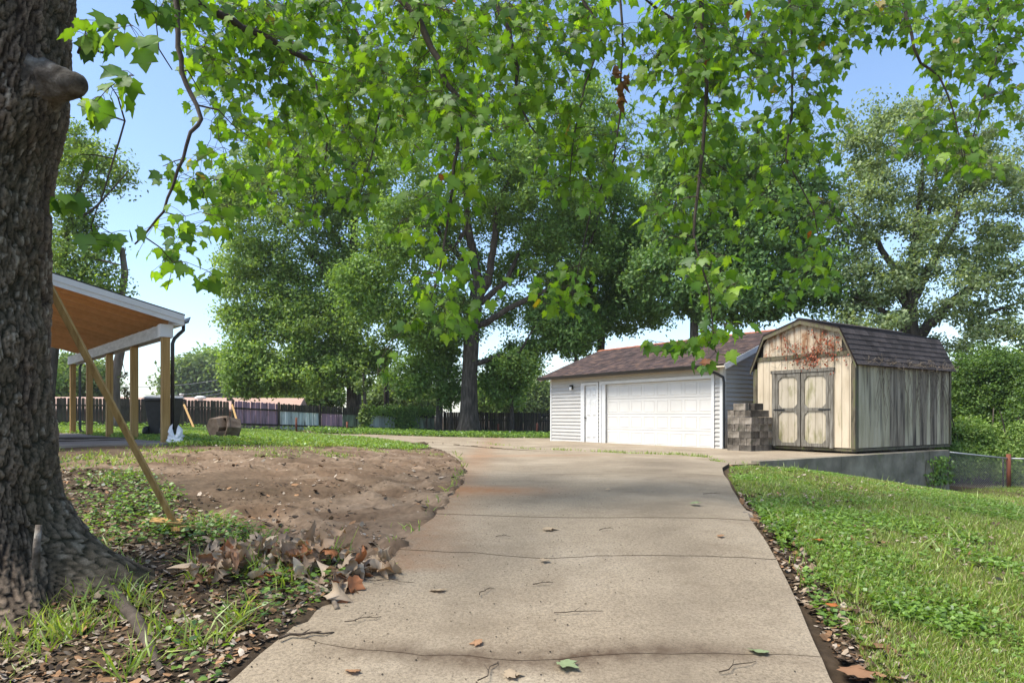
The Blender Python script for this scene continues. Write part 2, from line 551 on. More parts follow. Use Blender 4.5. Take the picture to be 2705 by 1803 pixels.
def _tps():
    n = len(CPA)
    d = np.hypot(CPA[:, None, 0] - CPA[None, :, 0], CPA[:, None, 1] - CPA[None, :, 1])
    K = np.where(d > 0, d * d * np.log(d + 1e-12), 0) + np.eye(n) * .15
    Q = np.c_[np.ones(n), CPA[:, :2]]
    A = np.block([[K, Q], [Q.T, np.zeros((3, 3))]])
    return np.linalg.solve(A, np.r_[CPA[:, 2], 0, 0, 0])


TW = _tps()


def zg(x, y):
    """height of the land, kerb-free"""
    x = np.clip(np.asarray(x, float), -38, 38)
    y = np.clip(np.asarray(y, float), -6, 60)
    sh = x.shape
    x, y = x.ravel(), y.ravel()
    out = np.empty(len(x))
    for i in range(0, len(x), 20000):
        xx, yy = x[i:i + 20000], y[i:i + 20000]
        d = np.hypot(xx[:, None] - CPA[None, :, 0], yy[:, None] - CPA[None, :, 1])
        out[i:i + 20000] = np.where(d > 0, d * d * np.log(d + 1e-12), 0) @ TW[:-3] + TW[-3] + TW[-2] * xx + TW[-1] * yy
    return out.reshape(sh)


def z1(x, y):
    return float(zg(np.array([x]), np.array([y]))[0])


# outlines on the ground (x, y)
LEFT = [(-1.75, 1.0), (-1.60, 2.6), (-1.44, 3.45), (-1.31, 3.9), (-1.05, 4.75), (-.92, 5.2), (-.75, 6.68), (-.70, 8.2), (-.73, 9.9), (-.80, 11.6), (-.92, 13), (-1.18, 15), (-1.47, 16.9), (-2.05, 19.5), (-2.75, 22), (-3.35, 25.9)]
RIGHT = [(1.25, 1.0), (1.45, 2.6), (1.61, 3.45), (1.72, 3.9), (1.92, 4.75), (2.02, 5.2), (2.24, 6.4), (2.58, 7.7), (2.92, 9.0), (3.25, 10.3), (3.60, 11.6), (4.0, 13.0), (4.55, 14.2)]


def xl(y): return float(np.interp(y, [p[1] for p in LEFT], [p[0] for p in LEFT]))
def xr(y): return float(np.interp(y, [p[1] for p in RIGHT], [p[0] for p in RIGHT]))


TH = R(-56)
A2 = np.array([math.cos(TH), math.sin(TH)])
B2 = np.array([-math.sin(TH), math.cos(TH)])
PAD_FRONT_L = np.array([4.55, 14.25]) - A2 * 14.0     # far end of the pad's front joint
DRIVE_POLY = LEFT + [tuple(PAD_FRONT_L)] + RIGHT[::-1]
W0 = np.array([5.28, 14.6])                            # where the retaining wall starts
PAD_POLY = [(4.57, 14.27), tuple(W0), tuple(W0 + B2 * 8.6), tuple(W0 + B2 * 8.6 - A2 * 3.5), (9.5, 26.5), (4.2, 32.5), (-1, 33.4), (-7, 34.2), (-9.2, 30.6), (-5.4, 26.4), tuple(PAD_FRONT_L)]
DIRT_POLY = [(-.8, 4.9), (-1.43, 4.93), (-2.16, 5.97), (-3.0, 6.85), (-5.0, 9.3), (-6.3, 9.3), (-8, 9.5), (-10, 11.2), (-7.3, 11.2), (-6.0, 12.2), (-5.0, 14.2), (-3.5, 17), (-2.2, 19.8), (-1.1, 17), (-.6, 13), (-.4, 9.9), (-.4, 6.7), (-.6, 5.2)]
LAWN_R = [(1.70, 2.0), (2.05, 5.2), (2.28, 6.4), (2.65, 7.7), (3.32, 10.3), (3.68, 11.6), (4.5, 14.1), (5.3, 14.45), (12.5, 19.3), (17.5, 22), (18, 12), (12, 5), (6, 1.8)]
LAWN_L = [(-5.0, 14.4), (-3.5, 17.2), (-2.3, 19.8), (-2.95, 22.5), (-5.4, 26.4), (-9.2, 30.6), (-12, 34), (-20, 33.5), (-24, 31), (-14.2, 21.5), (-7.5, 14.2), (-6.2, 12.6)]
COVER_L = [(-1.12, 4.85), (-1.28, 4.1), (-1.42, 3.6), (-1.68, 2.2), (-6, 2.2), (-7.5, 6), (-7, 9.2), (-5, 9.2), (-3.1, 6.9), (-2.2, 6.0)]


TRACKS = [[(-8.0, 10.6), (-5.5, 10.9), (-3.4, 10.3), (-2.0, 9.0), (-.8, 7.2)], [(-7.0, 12.0), (-4.6, 12.4), (-2.6, 11.6), (-1.4, 10.4), (-.7, 9.0)], [(-2.6, 6.9), (-1.9, 6.2), (-1.2, 5.5), (-.95, 5.0)], [(-3.6, 14.6), (-2.4, 13.2), (-1.6, 11.8), (-.8, 11.0)]]


def land(x, y):
    """finished ground: soil under the slabs sunk, dirt rutted, edges dressed"""
    z = zg(x, y)
    near = np.clip(1.4 - np.hypot(x, y - 5) / 28, .15, 1)
    z = z + (fbm(x * 1.3, y * 1.3, o=4, seed=3) - .5) * .07 * near
    dirt = sstep(-.3, .3, sdist(DIRT_POLY, x, y))
    ca, sa = math.cos(R(28)), math.sin(R(28))
    u_, v_ = x * ca + y * sa, -x * sa + y * ca
    z = z + dirt * ((fbm(u_ * 1.1, v_ * 4.0 + 1.2 * vnoise(u_, v_, seed=5), o=4, seed=11) - .5) * .10 + (fbm(u_ * 2.2, v_ * 9.0, o=4, seed=15) - .5) * .09 + (fbm(x * 10, y * 10, o=3, seed=21) - .5) * .075)
    for tr_ in TRACKS:
        d = np.full(x.shape, 1e9)
        for a, b in zip(tr_[:-1], tr_[1:]):
            a, b = np.array(a), np.array(b)
            ab = b - a
            t = np.clip(((x - a[0]) * ab[0] + (y - a[1]) * ab[1]) / (ab @ ab), 0, 1)
            d = np.minimum(d, np.hypot(x - a[0] - t * ab[0], y - a[1] - t * ab[1]))
        d = d + (fbm(x * 2, y * 2, o=3, seed=23) - .5) * .12
        z = z + (-.045 * np.exp(-(d / .13) ** 2) + .035 * np.exp(-((d - .26) / .10) ** 2)) * (.5 + fbm(x * 5, y * 5, o=2, seed=25))
    for poly in (DRIVE_POLY, PAD_POLY):
        s = sdist(poly, x, y)
        z = np.where(s > .04, zg(x, y) - .10, z)
        z = z - .035 * sstep(-.5, 0, s) * (s <= .04) * (x > xrv(y) - .3)
        z = np.where((s <= .04) & (s > -.6) & (x < 0), z + .03 * sstep(-.6, -.05, s), z)
    return z


def xrv(y): return np.interp(y, [p[1] for p in RIGHT], [p[0] for p in RIGHT])


# ground sheet
def axis(segs):
    out = []
    for a, b, st in segs:
        out += list(np.arange(a, b, st))
    out.append(segs[-1][1])
    return np.array(out)


gx = axis([(-600, -100, 60), (-100, -40, 8), (-40, -12, 1.0), (-12, -7, .25), (-7, 5, .075), (5, 14, .25), (14, 40, 1.2), (40, 100, 8), (100, 600, 60)])
gy = axis([(-60, -8, 6), (-8, 2.2, .4), (2.2, 8, .065), (8, 14, .12), (14, 24, .25), (24, 50, .7), (50, 120, 6), (120, 900, 60)])
GX, GY = np.meshgrid(gx, gy)
fx_, fy_ = GX.ravel(), GY.ravel()
GZ = land(fx_, fy_)
nx, ny = len(gx), len(gy)
idx = np.arange(nx * ny).reshape(ny, nx)
GF = np.c_[idx[:-1, :-1].ravel(), idx[:-1, 1:].ravel(), idx[1:, 1:].ravel(), idx[1:, :-1].ravel()]
dirt_m = sstep(-.25, .25, sdist(DIRT_POLY, fx_, fy_) + (fbm(fx_ * 2.5, fy_ * 2.5, seed=31) - .5) * 1.0)
c_dirt = np.array([.135, .090, .058])
c_dirt2 = np.array([.235, .172, .120])
c_dark = np.array([.05, .036, .024])
c_soil = np.array([.085, .062, .038])
nz = fbm(fx_ * 1.2, fy_ * 3.0, o=5, seed=41)[:, None]
nz2 = fbm(fx_ * .6, fy_ * .6, o=4, seed=47)[:, None]
lo_ = np.clip((GZ - zg(fx_, fy_))[:, None] / .05, -1, 1)
dcol = c_dirt + (c_dirt2 - c_dirt) * np.clip((nz - .35) * 2.6, 0, 1)
dcol = dcol + (c_dark * 1.6 - dcol) * np.clip((nz2 - .52) * 3.2, 0, .75)
scol = c_soil + (c_dark - c_soil) * np.clip((nz2 - .35) * 2.5, 0, 1)
gcol = scol + (dcol - scol) * dirt_m[:, None]
M_ground = M['soil']
o = link('ground', mesh_np('ground', np.c_[fx_, fy_, GZ], GF, gcol, True, M_ground), kind='structure', label='brown soil and dirt ground of the back yard', cat='ground')


# ------------------------------------------------------------------ slabs
def slab(name, poly, zf, thick, mat, res=.3, parent=None, attr=None, **kw):
    """a flat slab over a polygon that follows the land, with real sides"""
    dense = []
    n = len(poly)
    for i in range(n):
        a, b = np.array(poly[i]), np.array(poly[(i + 1) % n])
        k = max(1, int(np.hypot(*(b - a)) / (res * 1.2)))
        dense += [tuple(a + (b - a) * j / k) for j in range(k)]
    pa = np.array(dense)
    x0, y0 = pa.min(0)
    x1, y1 = pa.max(0)
    g = np.array([(x + (res / 2 if j % 2 else 0), y) for j, y in enumerate(np.arange(y0, y1, res)) for x in np.arange(x0, x1, res)])
    g = g[sdist(poly, g[:, 0], g[:, 1]) > res * .45]
    pts = [Vector(p) for p in dense] + [Vector(p) for p in g]
    V, _, Fc, _, _, _ = delaunay_2d_cdt(pts, [], [list(range(len(dense)))], 1, 1e-6)
    V = np.array([tuple(v) for v in V])
    z = zf(V[:, 0], V[:, 1])
    tri = np.array([f for f in Fc if len(f) == 3])
    m = len(dense)
    ring = np.arange(m)
    allv = np.r_[np.c_[V, z], np.c_[V[:m], z[:m]], np.c_[V[:m], z[:m] - thick]]
    k = len(V)
    nxt = (ring + 1) % m
    side = np.r_[np.c_[k + ring, k + m + ring, k + m + nxt], np.c_[k + ring, k + m + nxt, k + nxt]]
    # keep the top facing up
    e1, e2 = V[tri[:, 1]] - V[tri[:, 0]], V[tri[:, 2]] - V[tri[:, 0]]
    flip = (e1[:, 0] * e2[:, 1] - e1[:, 1] * e2[:, 0]) < 0
    tri[flip] = tri[flip][:, ::-1]
    cols = np.zeros((len(allv), 3))
    if attr is not None:
        cols = attr(allv[:, 0], allv[:, 1])
        cols[k:] = (1.6, 0, 0)                        # soil-blackened sides
    return link(name, mesh_np(name, allv, np.r_[tri, side], cols, False, mat), None, parent, **kw)


SLAB_Z = .03


def slab_z(x, y): return zg(x, y) + SLAB_Z + (fbm(x * .7, y * .7, seed=61) - .5) * .012


def stains(x, y):
    c = np.zeros((len(x), 3))
    yc = np.interp(x, [-1.4, -.4, .3, 1.0, 1.7], [3.86, 3.60, 3.62, 3.68, 3.66])
    wd = np.interp(x, [-1.5, -.6, -.2, .8, 1.4, 1.7], [.02, .05, .11, .10, .05, .02])
    c[:, 0] = np.exp(-((y - yc) / wd) ** 2) * np.interp(x, [-1.2, -.5, .9, 1.5], [.1, 1, .9, .25])
    c[:, 1] = np.exp(-(((x + .25) / .75) ** 2 + ((y - 8.6) / .55) ** 2)) * .9 + np.exp(-(((x + .8) / .35) ** 2)) * (y > 5) * .45
    c[:, 1] += np.exp(-(((x - .4) / 2.2) ** 2 + ((y - 17) / .5) ** 2)) * .5
    lx_ = np.interp(y, [p[1] for p in LEFT], [p[0] for p in LEFT])
    s_ = (x - lx_) / (xrv(y) - lx_)
    c[:, 2] = (np.exp(-((s_ - .30) / .09) ** 2) + np.exp(-((s_ - .74) / .09) ** 2)) * (y < 14)
    return np.clip(c, 0, 1)


def edge_pts(side, y0, y1, wob=.03, st=.25):
    fn = xl if side == 'l' else xr
    out = []
    for y in np.arange(y0, y1, st):
        out.append((fn(y) + (vnoise(np.array([y * 2.3]), np.array([7.0 if side == 'l' else 9.0]))[0] - .5) * 2 * wob, y))
    return out


def joint(pts, off, wob):
    """a joint or crack line across the drive, left to right, moved by off"""
    p = np.array(pts, float)
    xs = np.arange(p[0, 0], p[-1, 0], .12)
    ys = np.interp(xs, p[:, 0], p[:, 1])
    ys = ys + (fbm(xs * 3.1, xs * 0 + p[0, 1], o=4, seed=5) - .5) * 2 * wob + off
    return list(zip(xs, ys))


J3 = [(xl(3.92), 3.92), (-1.0, 3.75), (-.5, 3.60), (.0, 3.58), (.7, 3.66), (xr(3.68), 3.68)]
J2 = [(xl(5.42), 5.42), (-.3, 5.35), (.26, 5.22), (.9, 5.28), (xr(5.22), 5.22)]
J1 = [(xl(6.75), 6.75), (.6, 6.55), (xr(6.4), 6.38)]
J0 = [(xl(11.4), 11.4), (1.4, 11.2), (xr(11.1), 11.1)]
drive = empty('driveway', (0, 0, 0), label='cracked tan concrete driveway running up to the garage pad', cat='driveway', kind='structure')
g = .006


def drive_slab(lo, hi, wl, wh, gap=.006):
    yl0, yr0 = lo[0][1], lo[-1][1]
    yl1, yr1 = hi[0][1], hi[-1][1]
    a = joint(lo, gap, wl)
    b = joint(hi, -gap, wh)
    poly = a + [(xr(yr0), yr0 + gap)] + edge_pts('r', yr0 + .15, yr1 - .05, .008) + [(xr(yr1), yr1 - gap)] + b[::-1] + edge_pts('l', yl0 + .15, yl1 - .1, .05)[::-1]
    return slab('concrete_slab', poly, slab_z, .09, M['concrete'], .16, drive, stains)


JB = [(xl(1.3), 1.3), (xr(1.3), 1.3)]
drive_slab(JB, J3, 0, .07, .0025)
drive_slab(J3, J2, .07, .05, .0035)
drive_slab(J2, J1, .05, .012, .010)
drive_slab(J1, J0, .012, .02, .010)
lo = joint(J0, .005, .02)
poly = lo + [(xr(11.1), 11.105)] + edge_pts('r', 11.25, 14.0, .008) + [(4.52, 14.22)] + [tuple(np.array([4.52, 14.22]) - A2 * s) for s in np.arange(.4, 13.9, .4)] + [(x, y) for x, y in LEFT[::-1] if 11.6 < y < 25.7]
slab('concrete_slab', poly, slab_z, .09, M['concrete'], .3, drive, stains)


def pad_z(x, y):
    xx = np.asarray(x)
    lx = (xx - W0[0]) * B2[0] + (np.asarray(y) - W0[1]) * B2[1]
    return np.where(np.asarray(y) > 27, zg(x, y) + .03, .03 + .04 * sstep(0, 2, lx))


pad = slab('garage_pad', PAD_POLY, pad_z, .12, M['concrete'], .5, None, stains, kind='structure', label='pale concrete pad in front of the garage and under the shed', cat='pavement')
# patio under the carport
PATIO = [(-6.3, 13.4), (-13.0, 20.9), (-18, 16.5), (-11.5, 9.2)]
slab('carport_floor', PATIO, lambda x, y: x * 0 + .53, .12, M['patio'], .6, None, None, kind='structure', label='gravelly concrete floor under the carport', cat='floor')

# retaining wall along the pad's right side
wall = empty('retaining_wall', (W0[0], W0[1], 0), math.atan2(B2[1], B2[0]), label='stained grey concrete retaining wall under the old shed', cat='wall')
mb = MB()
mb.box(0, 8.62, -.02, .2, -1.3, .085)
mb.build('concrete_wall', M['wall_concrete'], wall, bevel=.012)

# ------------------------------------------------------------------ garage
G0 = (1.57, 27.5, 0.0)
GL, GD, GH = 8.5, 5.7, 2.52
gar = empty('garage', G0, TH, label='grey vinyl-sided garage with a wide white overhead door', cat='garage')
mb = MB()
dx0, dx1, dz = 3.26, 8.09, 2.19
mx0, mx1 = 2.13, 2.80
mb.box(0.02, mx0, .02, .16, -.05, GH).box(mx0, mx1, .02, .16, dz - .01, GH).box(mx1, dx0, .02, .16, -.05, GH).box(dx0, dx1, .02, .16, dz, GH).box(dx1, GL - .02, .02, .16, -.05, GH)
mb.box(.02, .16, .16, GD, -.05, GH)
mb.box(.16, GL - .16, GD - .14, GD, -.05, GH)
mb.hexa([(GL - .16, .16, -.05), (GL - .02, .16, -.05), (GL - .02, GD, -.05), (GL - .16, GD, -.05), (GL - .16, .16, GH), (GL - .02, .16, GH), (GL - .02, GD, GH), (GL - .16, GD, GH)])
for x in (.05, GL - .10):
    mb.add([(x, 0.05, GH), (x, GD, GH), (x, GD / 2, 3.74), (x + .07, 0.05, GH), (x + .07, GD, GH), (x + .07, GD / 2, 3.74)], [(0, 2, 1), (3, 4, 5), (0, 1, 4, 3), (1, 2, 5, 4), (2, 0, 3, 5)])
mb.build('wall', M['siding_wall'], gar)


def lap(x0, x1, z, h=.134):
    m_ = MB()
    m_.add([(x0, .018, z + h + .012), (x1, .018, z + h + .012), (x1, -.016, z + .008), (x0, -.016, z + .008), (x1, -.014, z), (x0, -.014, z), (x1, .018, z), (x0, .018, z)],
           [(0, 3, 2, 1), (3, 5, 4, 2), (5, 7, 6, 4), (0, 7, 5, 3), (1, 2, 4, 6)])
    return m_


for k in range(17):
    z = .03 + k * .134
    for x0, x1 in ((.055, 1.905), (2.895, 2.965), (8.195, 8.40)):
        lap(x0, x1, z).build('siding_board', M['siding'], gar)
for z, h in ((2.312, .10), (2.412, .09)):
    lap(.055, 8.40, z, h).build('siding_board', M['siding'], gar)
slope = (3.84 - 2.60) / (GD / 2 + .32)
for k in range(26):                                   # gable end on the right
    z = .03 + k * .134
    ya, yb = .07, GD - .07
    if z > 2.45:
        ya = max(.07, (z + .10 - 2.52) / slope - .10)
        yb = GD - ya
    if yb - ya < .15: break
    m_ = lap(ya, yb, z)
    m_.v = [(GL - y, x, zz) for x, y, zz in m_.v]
    m_.f = [f for f in m_.f]
    m_.build('siding_board', M['siding'], gar)
tr = M['white_paint']
MB().box(-.02, .055, -.024, .05, -.02, GH).build('corner_post', tr, gar)
MB().box(8.40, GL + .03, -.028, .06, -.02, GH).build('corner_post', tr, gar)
MB().box(GL + .005, GL + .03, .06, .10, -.02, GH).build('corner_post', tr, gar)
# walk door
dr = empty('side_door', (0, 0, 0))
dr.name = 'door'
dr.parent = gar
f_ = MB()
f_.box(1.905, 2.10, -.035, .05, -.02, 2.29).box(2.81, 2.89, -.035, .05, -.02, 2.29).box(2.10, 2.81, -.035, .05, 2.20, 2.29)
f_.build('frame', tr, dr)
MB().box(2.10, 2.81, .03, .07, .02, 2.20).build('leaf', M['white_paint'], dr)
for x0, x1 in ((2.17, 2.41), (2.50, 2.74)):
    for z0, z1_ in ((.22, .92), (1.04, 1.66), (1.78, 2.06)):
        m_ = MB()
        m_.box(x0, x1, .022, .031, z0, z1_)
        m_.hexa([(x0 + .03, .0215, z0 + .03), (x1 - .03, .0215, z0 + .03), (x1 - .03, .0215, z1_ - .03), (x0 + .03, .0215, z1_ - .03), (x0 + .055, .008, z0 + .055), (x1 - .055, .008, z0 + .055), (x1 - .055, .008, z1_ - .055), (x0 + .055, .008, z1_ - .055)])
        m_.build('panel', M['white_paint'], dr)
MB().tube([(2.155, .03, .98), (2.155, -.01, .98), (2.155, -.04, .98)], [.016, .016, .034], 10).build('door_knob', M['black_metal'], dr)
MB().box(2.10, 2.81, -.03, .06, -.02, .018).build('sill', M['galv'], dr)
# overhead door
od = empty('overhead_door', (0, 0, 0))
od.parent = gar
f_ = MB()
f_.box(2.97, 3.06, -.04, .05, -.02, 2.30).box(3.06, dx0, -.012, .12, -.02, dz).box(dx1, 8.19, -.04, .12, -.02, 2.30).box(3.06, dx1, -.04, .12, dz + .005, 2.30)
f_.build('frame', tr, od)
sec = (dz - .03) / 4
for r_ in range(4):
    z0 = .03 + r_ * sec
    so = MB().box(dx0 + .002, dx1 - .002, .075, .115, z0 + .004, z0 + sec - .004).build('door_section', M['door_white'], od)
    pw = (dx1 - dx0) / 8
    for c_ in range(8):
        xa, xb = dx0 + c_ * pw + .055, dx0 + (c_ + 1) * pw - .055
        za, zb = z0 + .085, z0 + sec - .075
        m_ = MB()
        i_ = .022
        # sunk border, raised field
        m_.add([(xa, .0735, za), (xb, .0735, za), (xb, .0735, zb), (xa, .0735, zb), (xa + i_, .0735, za + i_), (xb - i_, .0735, za + i_), (xb - i_, .0735, zb - i_), (xa + i_, .0735, zb - i_),
                (xa + i_ * .5, .065, za + i_ * .5), (xb - i_ * .5, .065, za + i_ * .5), (xb - i_ * .5, .065, zb - i_ * .5), (xa + i_ * .5, .065, zb - i_ * .5)],
               [(0, 1, 9, 8), (1, 2, 10, 9), (2, 3, 11, 10), (3, 0, 8, 11), (8, 9, 5, 4), (9, 10, 6, 5), (10, 11, 7, 6), (11, 8, 4, 7)])
        m_.build('raised_panel', M['door_white'], so)
MB().box(dx0, dx1, .07, .12, -.03, .028).build('door_seal', M['black_plastic'], od)
# roof
rf = empty('roof')
rf.parent = gar
ex0, ex1, ey, ez, rz_ = -.32, 8.82, -.36, 2.58, 3.84


def rp_(x, s, up=0.0, back=False):
    """a point on the roof: s from eave (0) to ridge (1)"""
    y = ey + (GD / 2 - ey) * s
    z = ez + (rz_ - ez) * s
    n_ = Vector((0, -(rz_ - ez), GD / 2 - ey)).normalized()
    y, z = y + n_.y * up, z + n_.z * up
    return (x, GD - y if back else y, z)


mb = MB()
for bk in (False, True):
    p = [rp_(ex0, 0, -.1, bk), rp_(ex1, 0, -.1, bk), rp_(ex1, 1, -.1, bk), rp_(ex0, 1, -.1, bk), rp_(ex0, 0, 0, bk), rp_(ex1, 0, 0, bk), rp_(ex1, 1, 0, bk), rp_(ex0, 1, 0, bk)]
    mb.hexa(p)
mb.build('deck', M['roof_base'], rf)
pal = np.array([(.068, .049, .047), (.085, .061, .057), (.055, .042, .042), (.115, .077, .064), (.078, .055, .053), (.046, .036, .037)])
V_, F_, C_ = [], [], []
rows = 24
for bk in (False, True):
    for r_ in range(rows):
        s0, s1 = r_ / rows, (r_ + 1.15) / rows
        s1 = min(s1, 1)
        x = ex0 - random.random() * .2
        while x < ex1:
            wd = random.choice((.12, .17, .22, .30))
            xa, xb = max(x, ex0), min(x + wd, ex1)
            x += wd
            if xb - xa < .02: continue
            t_ = .012 + random.random() * .006
            k = len(V_)
            V_ += [rp_(xa, s0, t_, bk), rp_(xb, s0, t_, bk), rp_(xb, s1, .003, bk), rp_(xa, s1, .003, bk), rp_(xa, s0, .001, bk), rp_(xb, s0, .001, bk)]
            F_ += [(k, k + 1, k + 2), (k, k + 2, k + 3), (k + 4, k + 5, k + 1), (k + 4, k + 1, k)]
            C_ += [pal[random.randrange(len(pal))] * random.uniform(.8, 1.15)] * 6
link('shingles', mesh_np('shingles', V_, F_, np.array(C_), False, M['chip']), None, rf, kind='stuff')
mb = MB()
for k in range(31):
    xa = ex0 + k * .295
    y0, y1 = GD / 2 - .14, GD / 2 + .14
    up = .018 + .006 * (k % 2)
    mb.add([(xa, y0, rz_ - .05 + up), (xa + .30, y0, rz_ - .05 + up), (xa + .30, GD / 2, rz_ + .015 + up), (xa, GD / 2, rz_ + .015 + up), (xa + .30, y1, rz_ - .05 + up), (xa, y1, rz_ - .05 + up)], [(0, 1, 2, 3), (3, 2, 4, 5)])
mb.build('ridge_cap', M['copper'], rf)
# eave: soffit, fascia, gutter; rake boards on the gables
MB().box(ex0 + .02, ex1 - .02, ey + .06, .02, GH - .015, GH + .02).build('soffit', M['cream'], rf)
MB().box(ex0, ex1, ey + .02, ey + .05, GH - .03, GH + .07).build('fascia', M['cream'], rf)
for xx in (ex0 - .018, ex1):
    for bk in (False, True):
        p = [rp_(xx, 0, -.17, bk), rp_(xx + .018, 0, -.17, bk), rp_(xx + .018, 1, -.17, bk), rp_(xx, 1, -.17, bk), rp_(xx, 0, -.01, bk), rp_(xx + .018, 0, -.01, bk), rp_(xx + .018, 1, -.01, bk), rp_(xx, 1, -.01, bk)]
        MB().hexa(p).build('rake_board', M['white_paint'], rf)
gp = [(ey + .02, .00), (ey + .02, -.10), (ey - .05, -.10), (ey - .085, -.05), (ey - .10, .012), (ey - .09, .012), (ey - .075, -.045), (ey - .045, -.088), (ey + .01, -.088), (ey + .01, .0)]
mb = MB()
n = len(gp)
vs_ = [(ex0 - .03, y, ez - .01 + z) for y, z in gp] + [(ex1 - .32, y, ez - .01 + z) for y, z in gp]
mb.add(vs_, [tuple(range(n)), tuple(range(2 * n - 1, n - 1, -1))] + [(i, n + i, n + (i + 1) % n, (i + 1) % n) for i in range(n)])
gut = mb.build('gutter', M['black_metal'], gar)
MB().tube([(8.30, ey - .02, 2.48), (8.30, ey - .01, 2.40), (8.45, -.2, 2.30), (8.56, -.07, 2.20), (8.58, -.06, 2.05), (8.58, -.06, .12), (8.60, -.10, .05), (8.63, -.2, .03)], .042, 8).build('downspout', M['black_metal'], gut)
# porch lamp
lm = empty('wall_lamp')
lm.parent = gar
MB().box(1.33, 1.43, -.045, -.012, 2.08, 2.24).build('mount', M['black_metal'], lm)
MB().box(1.345, 1.415, -.13, -.045, 2.205, 2.235).box(1.35, 1.41, -.15, -.06, 2.165, 2.205).build('hood', M['black_metal'], lm)
MB().lathe([(.0, 2.03), (.042, 2.03), (.045, 2.10), (.05, 2.165), (0, 2.165)], 12, (1.38, -.10)).build('glass', M['glass_lamp'], lm)

# ------------------------------------------------------------------ old shed
SH0 = (7.11, 19.99, 0.0)
SW, SL, SZ0, SZ1 = 3.0, 5.2, .20, 2.42
sh = empty('garden_shed', SH0, TH, label='weathered cream gambrel-roofed shed with dark shingles and double doors', cat='shed')
MB().box(.03, SW - .03, .03, SL - .03, SZ0, SZ1).add([(.03, .03, SZ1), (SW - .03, .03, SZ1), (SW - .38, .03, 3.30), (SW / 2, .03, 3.62), (.38, .03, 3.30), (.03, SL - .03, SZ1), (SW - .03, SL - .03, SZ1), (SW - .38, SL - .03, 3.30), (SW / 2, SL - .03, 3.62), (.38, SL - .03, 3.30)], [(0, 1, 2, 3, 4), (9, 8, 7, 6, 5)]).build('wall', M['shed_groove'], sh)


def prof(x):
    """underside of the gambrel at x"""
    x = min(x, SW - x)
    return SZ1 + (3.30 - SZ1) * min(x / .38, 1) if x < .38 else 3.30 + (3.62 - 3.30) * (x - .38) / (SW / 2 - .38)


# front: upright boards, cut round the doorway and by the roof line
x = .09
k = 0
while x < SW - .1:
    wd = [.195, .20, .19, .205][k % 4]
    xa, xb = x + .006, min(x + wd - .006, SW - .08)
    for z0, z1_ in ((SZ0 + .02, 2.62), (2.74, None)):
        ta, tb = (z1_, z1_) if z1_ else (prof(xa) - .01, prof(xb) - .01)
        if z1_ is None and min(ta, tb) < z0 + .03: continue
        if z1_ and min(prof(xa), prof(xb)) < z1_: ta, tb = min(prof(xa) - .01, z1_), min(prof(xb) - .01, z1_)
        lo_z = z0
        if z1_ and xa < 2.36 and xb > .66: lo_z = 2.27
        m_ = MB().hexa([(xa, 0, lo_z), (xb, 0, lo_z), (xb, .04, lo_z), (xa, .04, lo_z), (xa, 0, ta), (xb, 0, tb), (xb, .04, tb), (xa, .04, ta)])
        m_.build('board', M['shed_front'] if z1_ else M['shed_gable'], sh)
        if z1_ and lo_z > 1 and (xa < .66 or xb > 2.36):
            if xa < .64: MB().box(xa, .64, 0, .04, z0, 2.268).build('board', M['shed_front'], sh)
            if xb > 2.385: MB().box(2.385, xb, 0, .04, z0, 2.268).build('board', M['shed_front'], sh)
    x += wd
    k += 1
MB().box(.02, SW - .02, -.03, .02, 2.625, 2.735).build('cross_beam', M['shed_trim'], sh)
# side boards, bare and grey in the middle where the paint is gone
y = .09
k = 0
while y < SL - .1:
    wd = .205
    ya, yb = y + .005, min(y + wd - .005, SL - .06)
    mt = M['shed_side_grey'] if k in (8, 9, 10, 11, 14, 16, 17, 19, 20, 22) else M['shed_side']
    MB().box(SW - .04, SW, ya, yb, SZ0 + .02, SZ1 - .01).build('board', mt, sh)
    MB().box(0, .04, ya, yb, SZ0 + .02, SZ1 - .01).build('board', M['shed_side'], sh)
    y += wd
    k += 1
# corner boards, sill, skids
for x0, x1, y0, y1 in ((-.03, .09, -.03, .03), (SW - .085, SW + .03, -.03, .03), (SW, SW + .03, .03, .13), (SW, SW + .03, SL - .08, SL + .02)):
    MB().box(x0, x1, y0, y1, SZ0, SZ1 - .01).build('corner_board', M['shed_trim'], sh)
MB().box(0, SW, 0.02, SL, SZ0 - .07, SZ0 - .002).build('floor_frame', M['shed_trim'], sh)
for xx in (.3, 1.5, 2.65):
    for yy in (.35, 2.4, 4.6):
        MB().box(xx - .1, xx + .1, yy - .2, yy + .2, .06, SZ0 - .072).build('support_block', M['block'], sh)
# trim under the roof edge on the front
pts = [(-.09, SZ1 - .06), (.36, 3.33), (SW / 2, 3.67), (SW - .36, 3.33), (SW + .09, SZ1 - .06)]
for (xa, za), (xb, zb) in zip(pts[:-1], pts[1:]):
    MB().hexa([(xa, -.10, za - .11), (xb, -.10, zb - .11), (xb, -.07, zb - .11), (xa, -.07, za - .11), (xa, -.10, za), (xb, -.10, zb), (xb, -.07, zb), (xa, -.07, za)]).build('rake_board', M['shed_trim'], sh)
# roof: deck and single shingles
srf = empty('roof')
srf.parent = sh
mb = MB()
for (xa, za), (xb, zb) in zip(pts[:-1], pts[1:]):
    mb.hexa([(xa, -.11, za), (xb, -.11, zb), (xb, SL + .10, zb), (xa, SL + .10, za), (xa, -.11, za + .025), (xb, -.11, zb + .025), (xb, SL + .10, zb + .025), (xa, SL + .10, za + .025)])
mb.build('deck', M['roof_base'], srf)


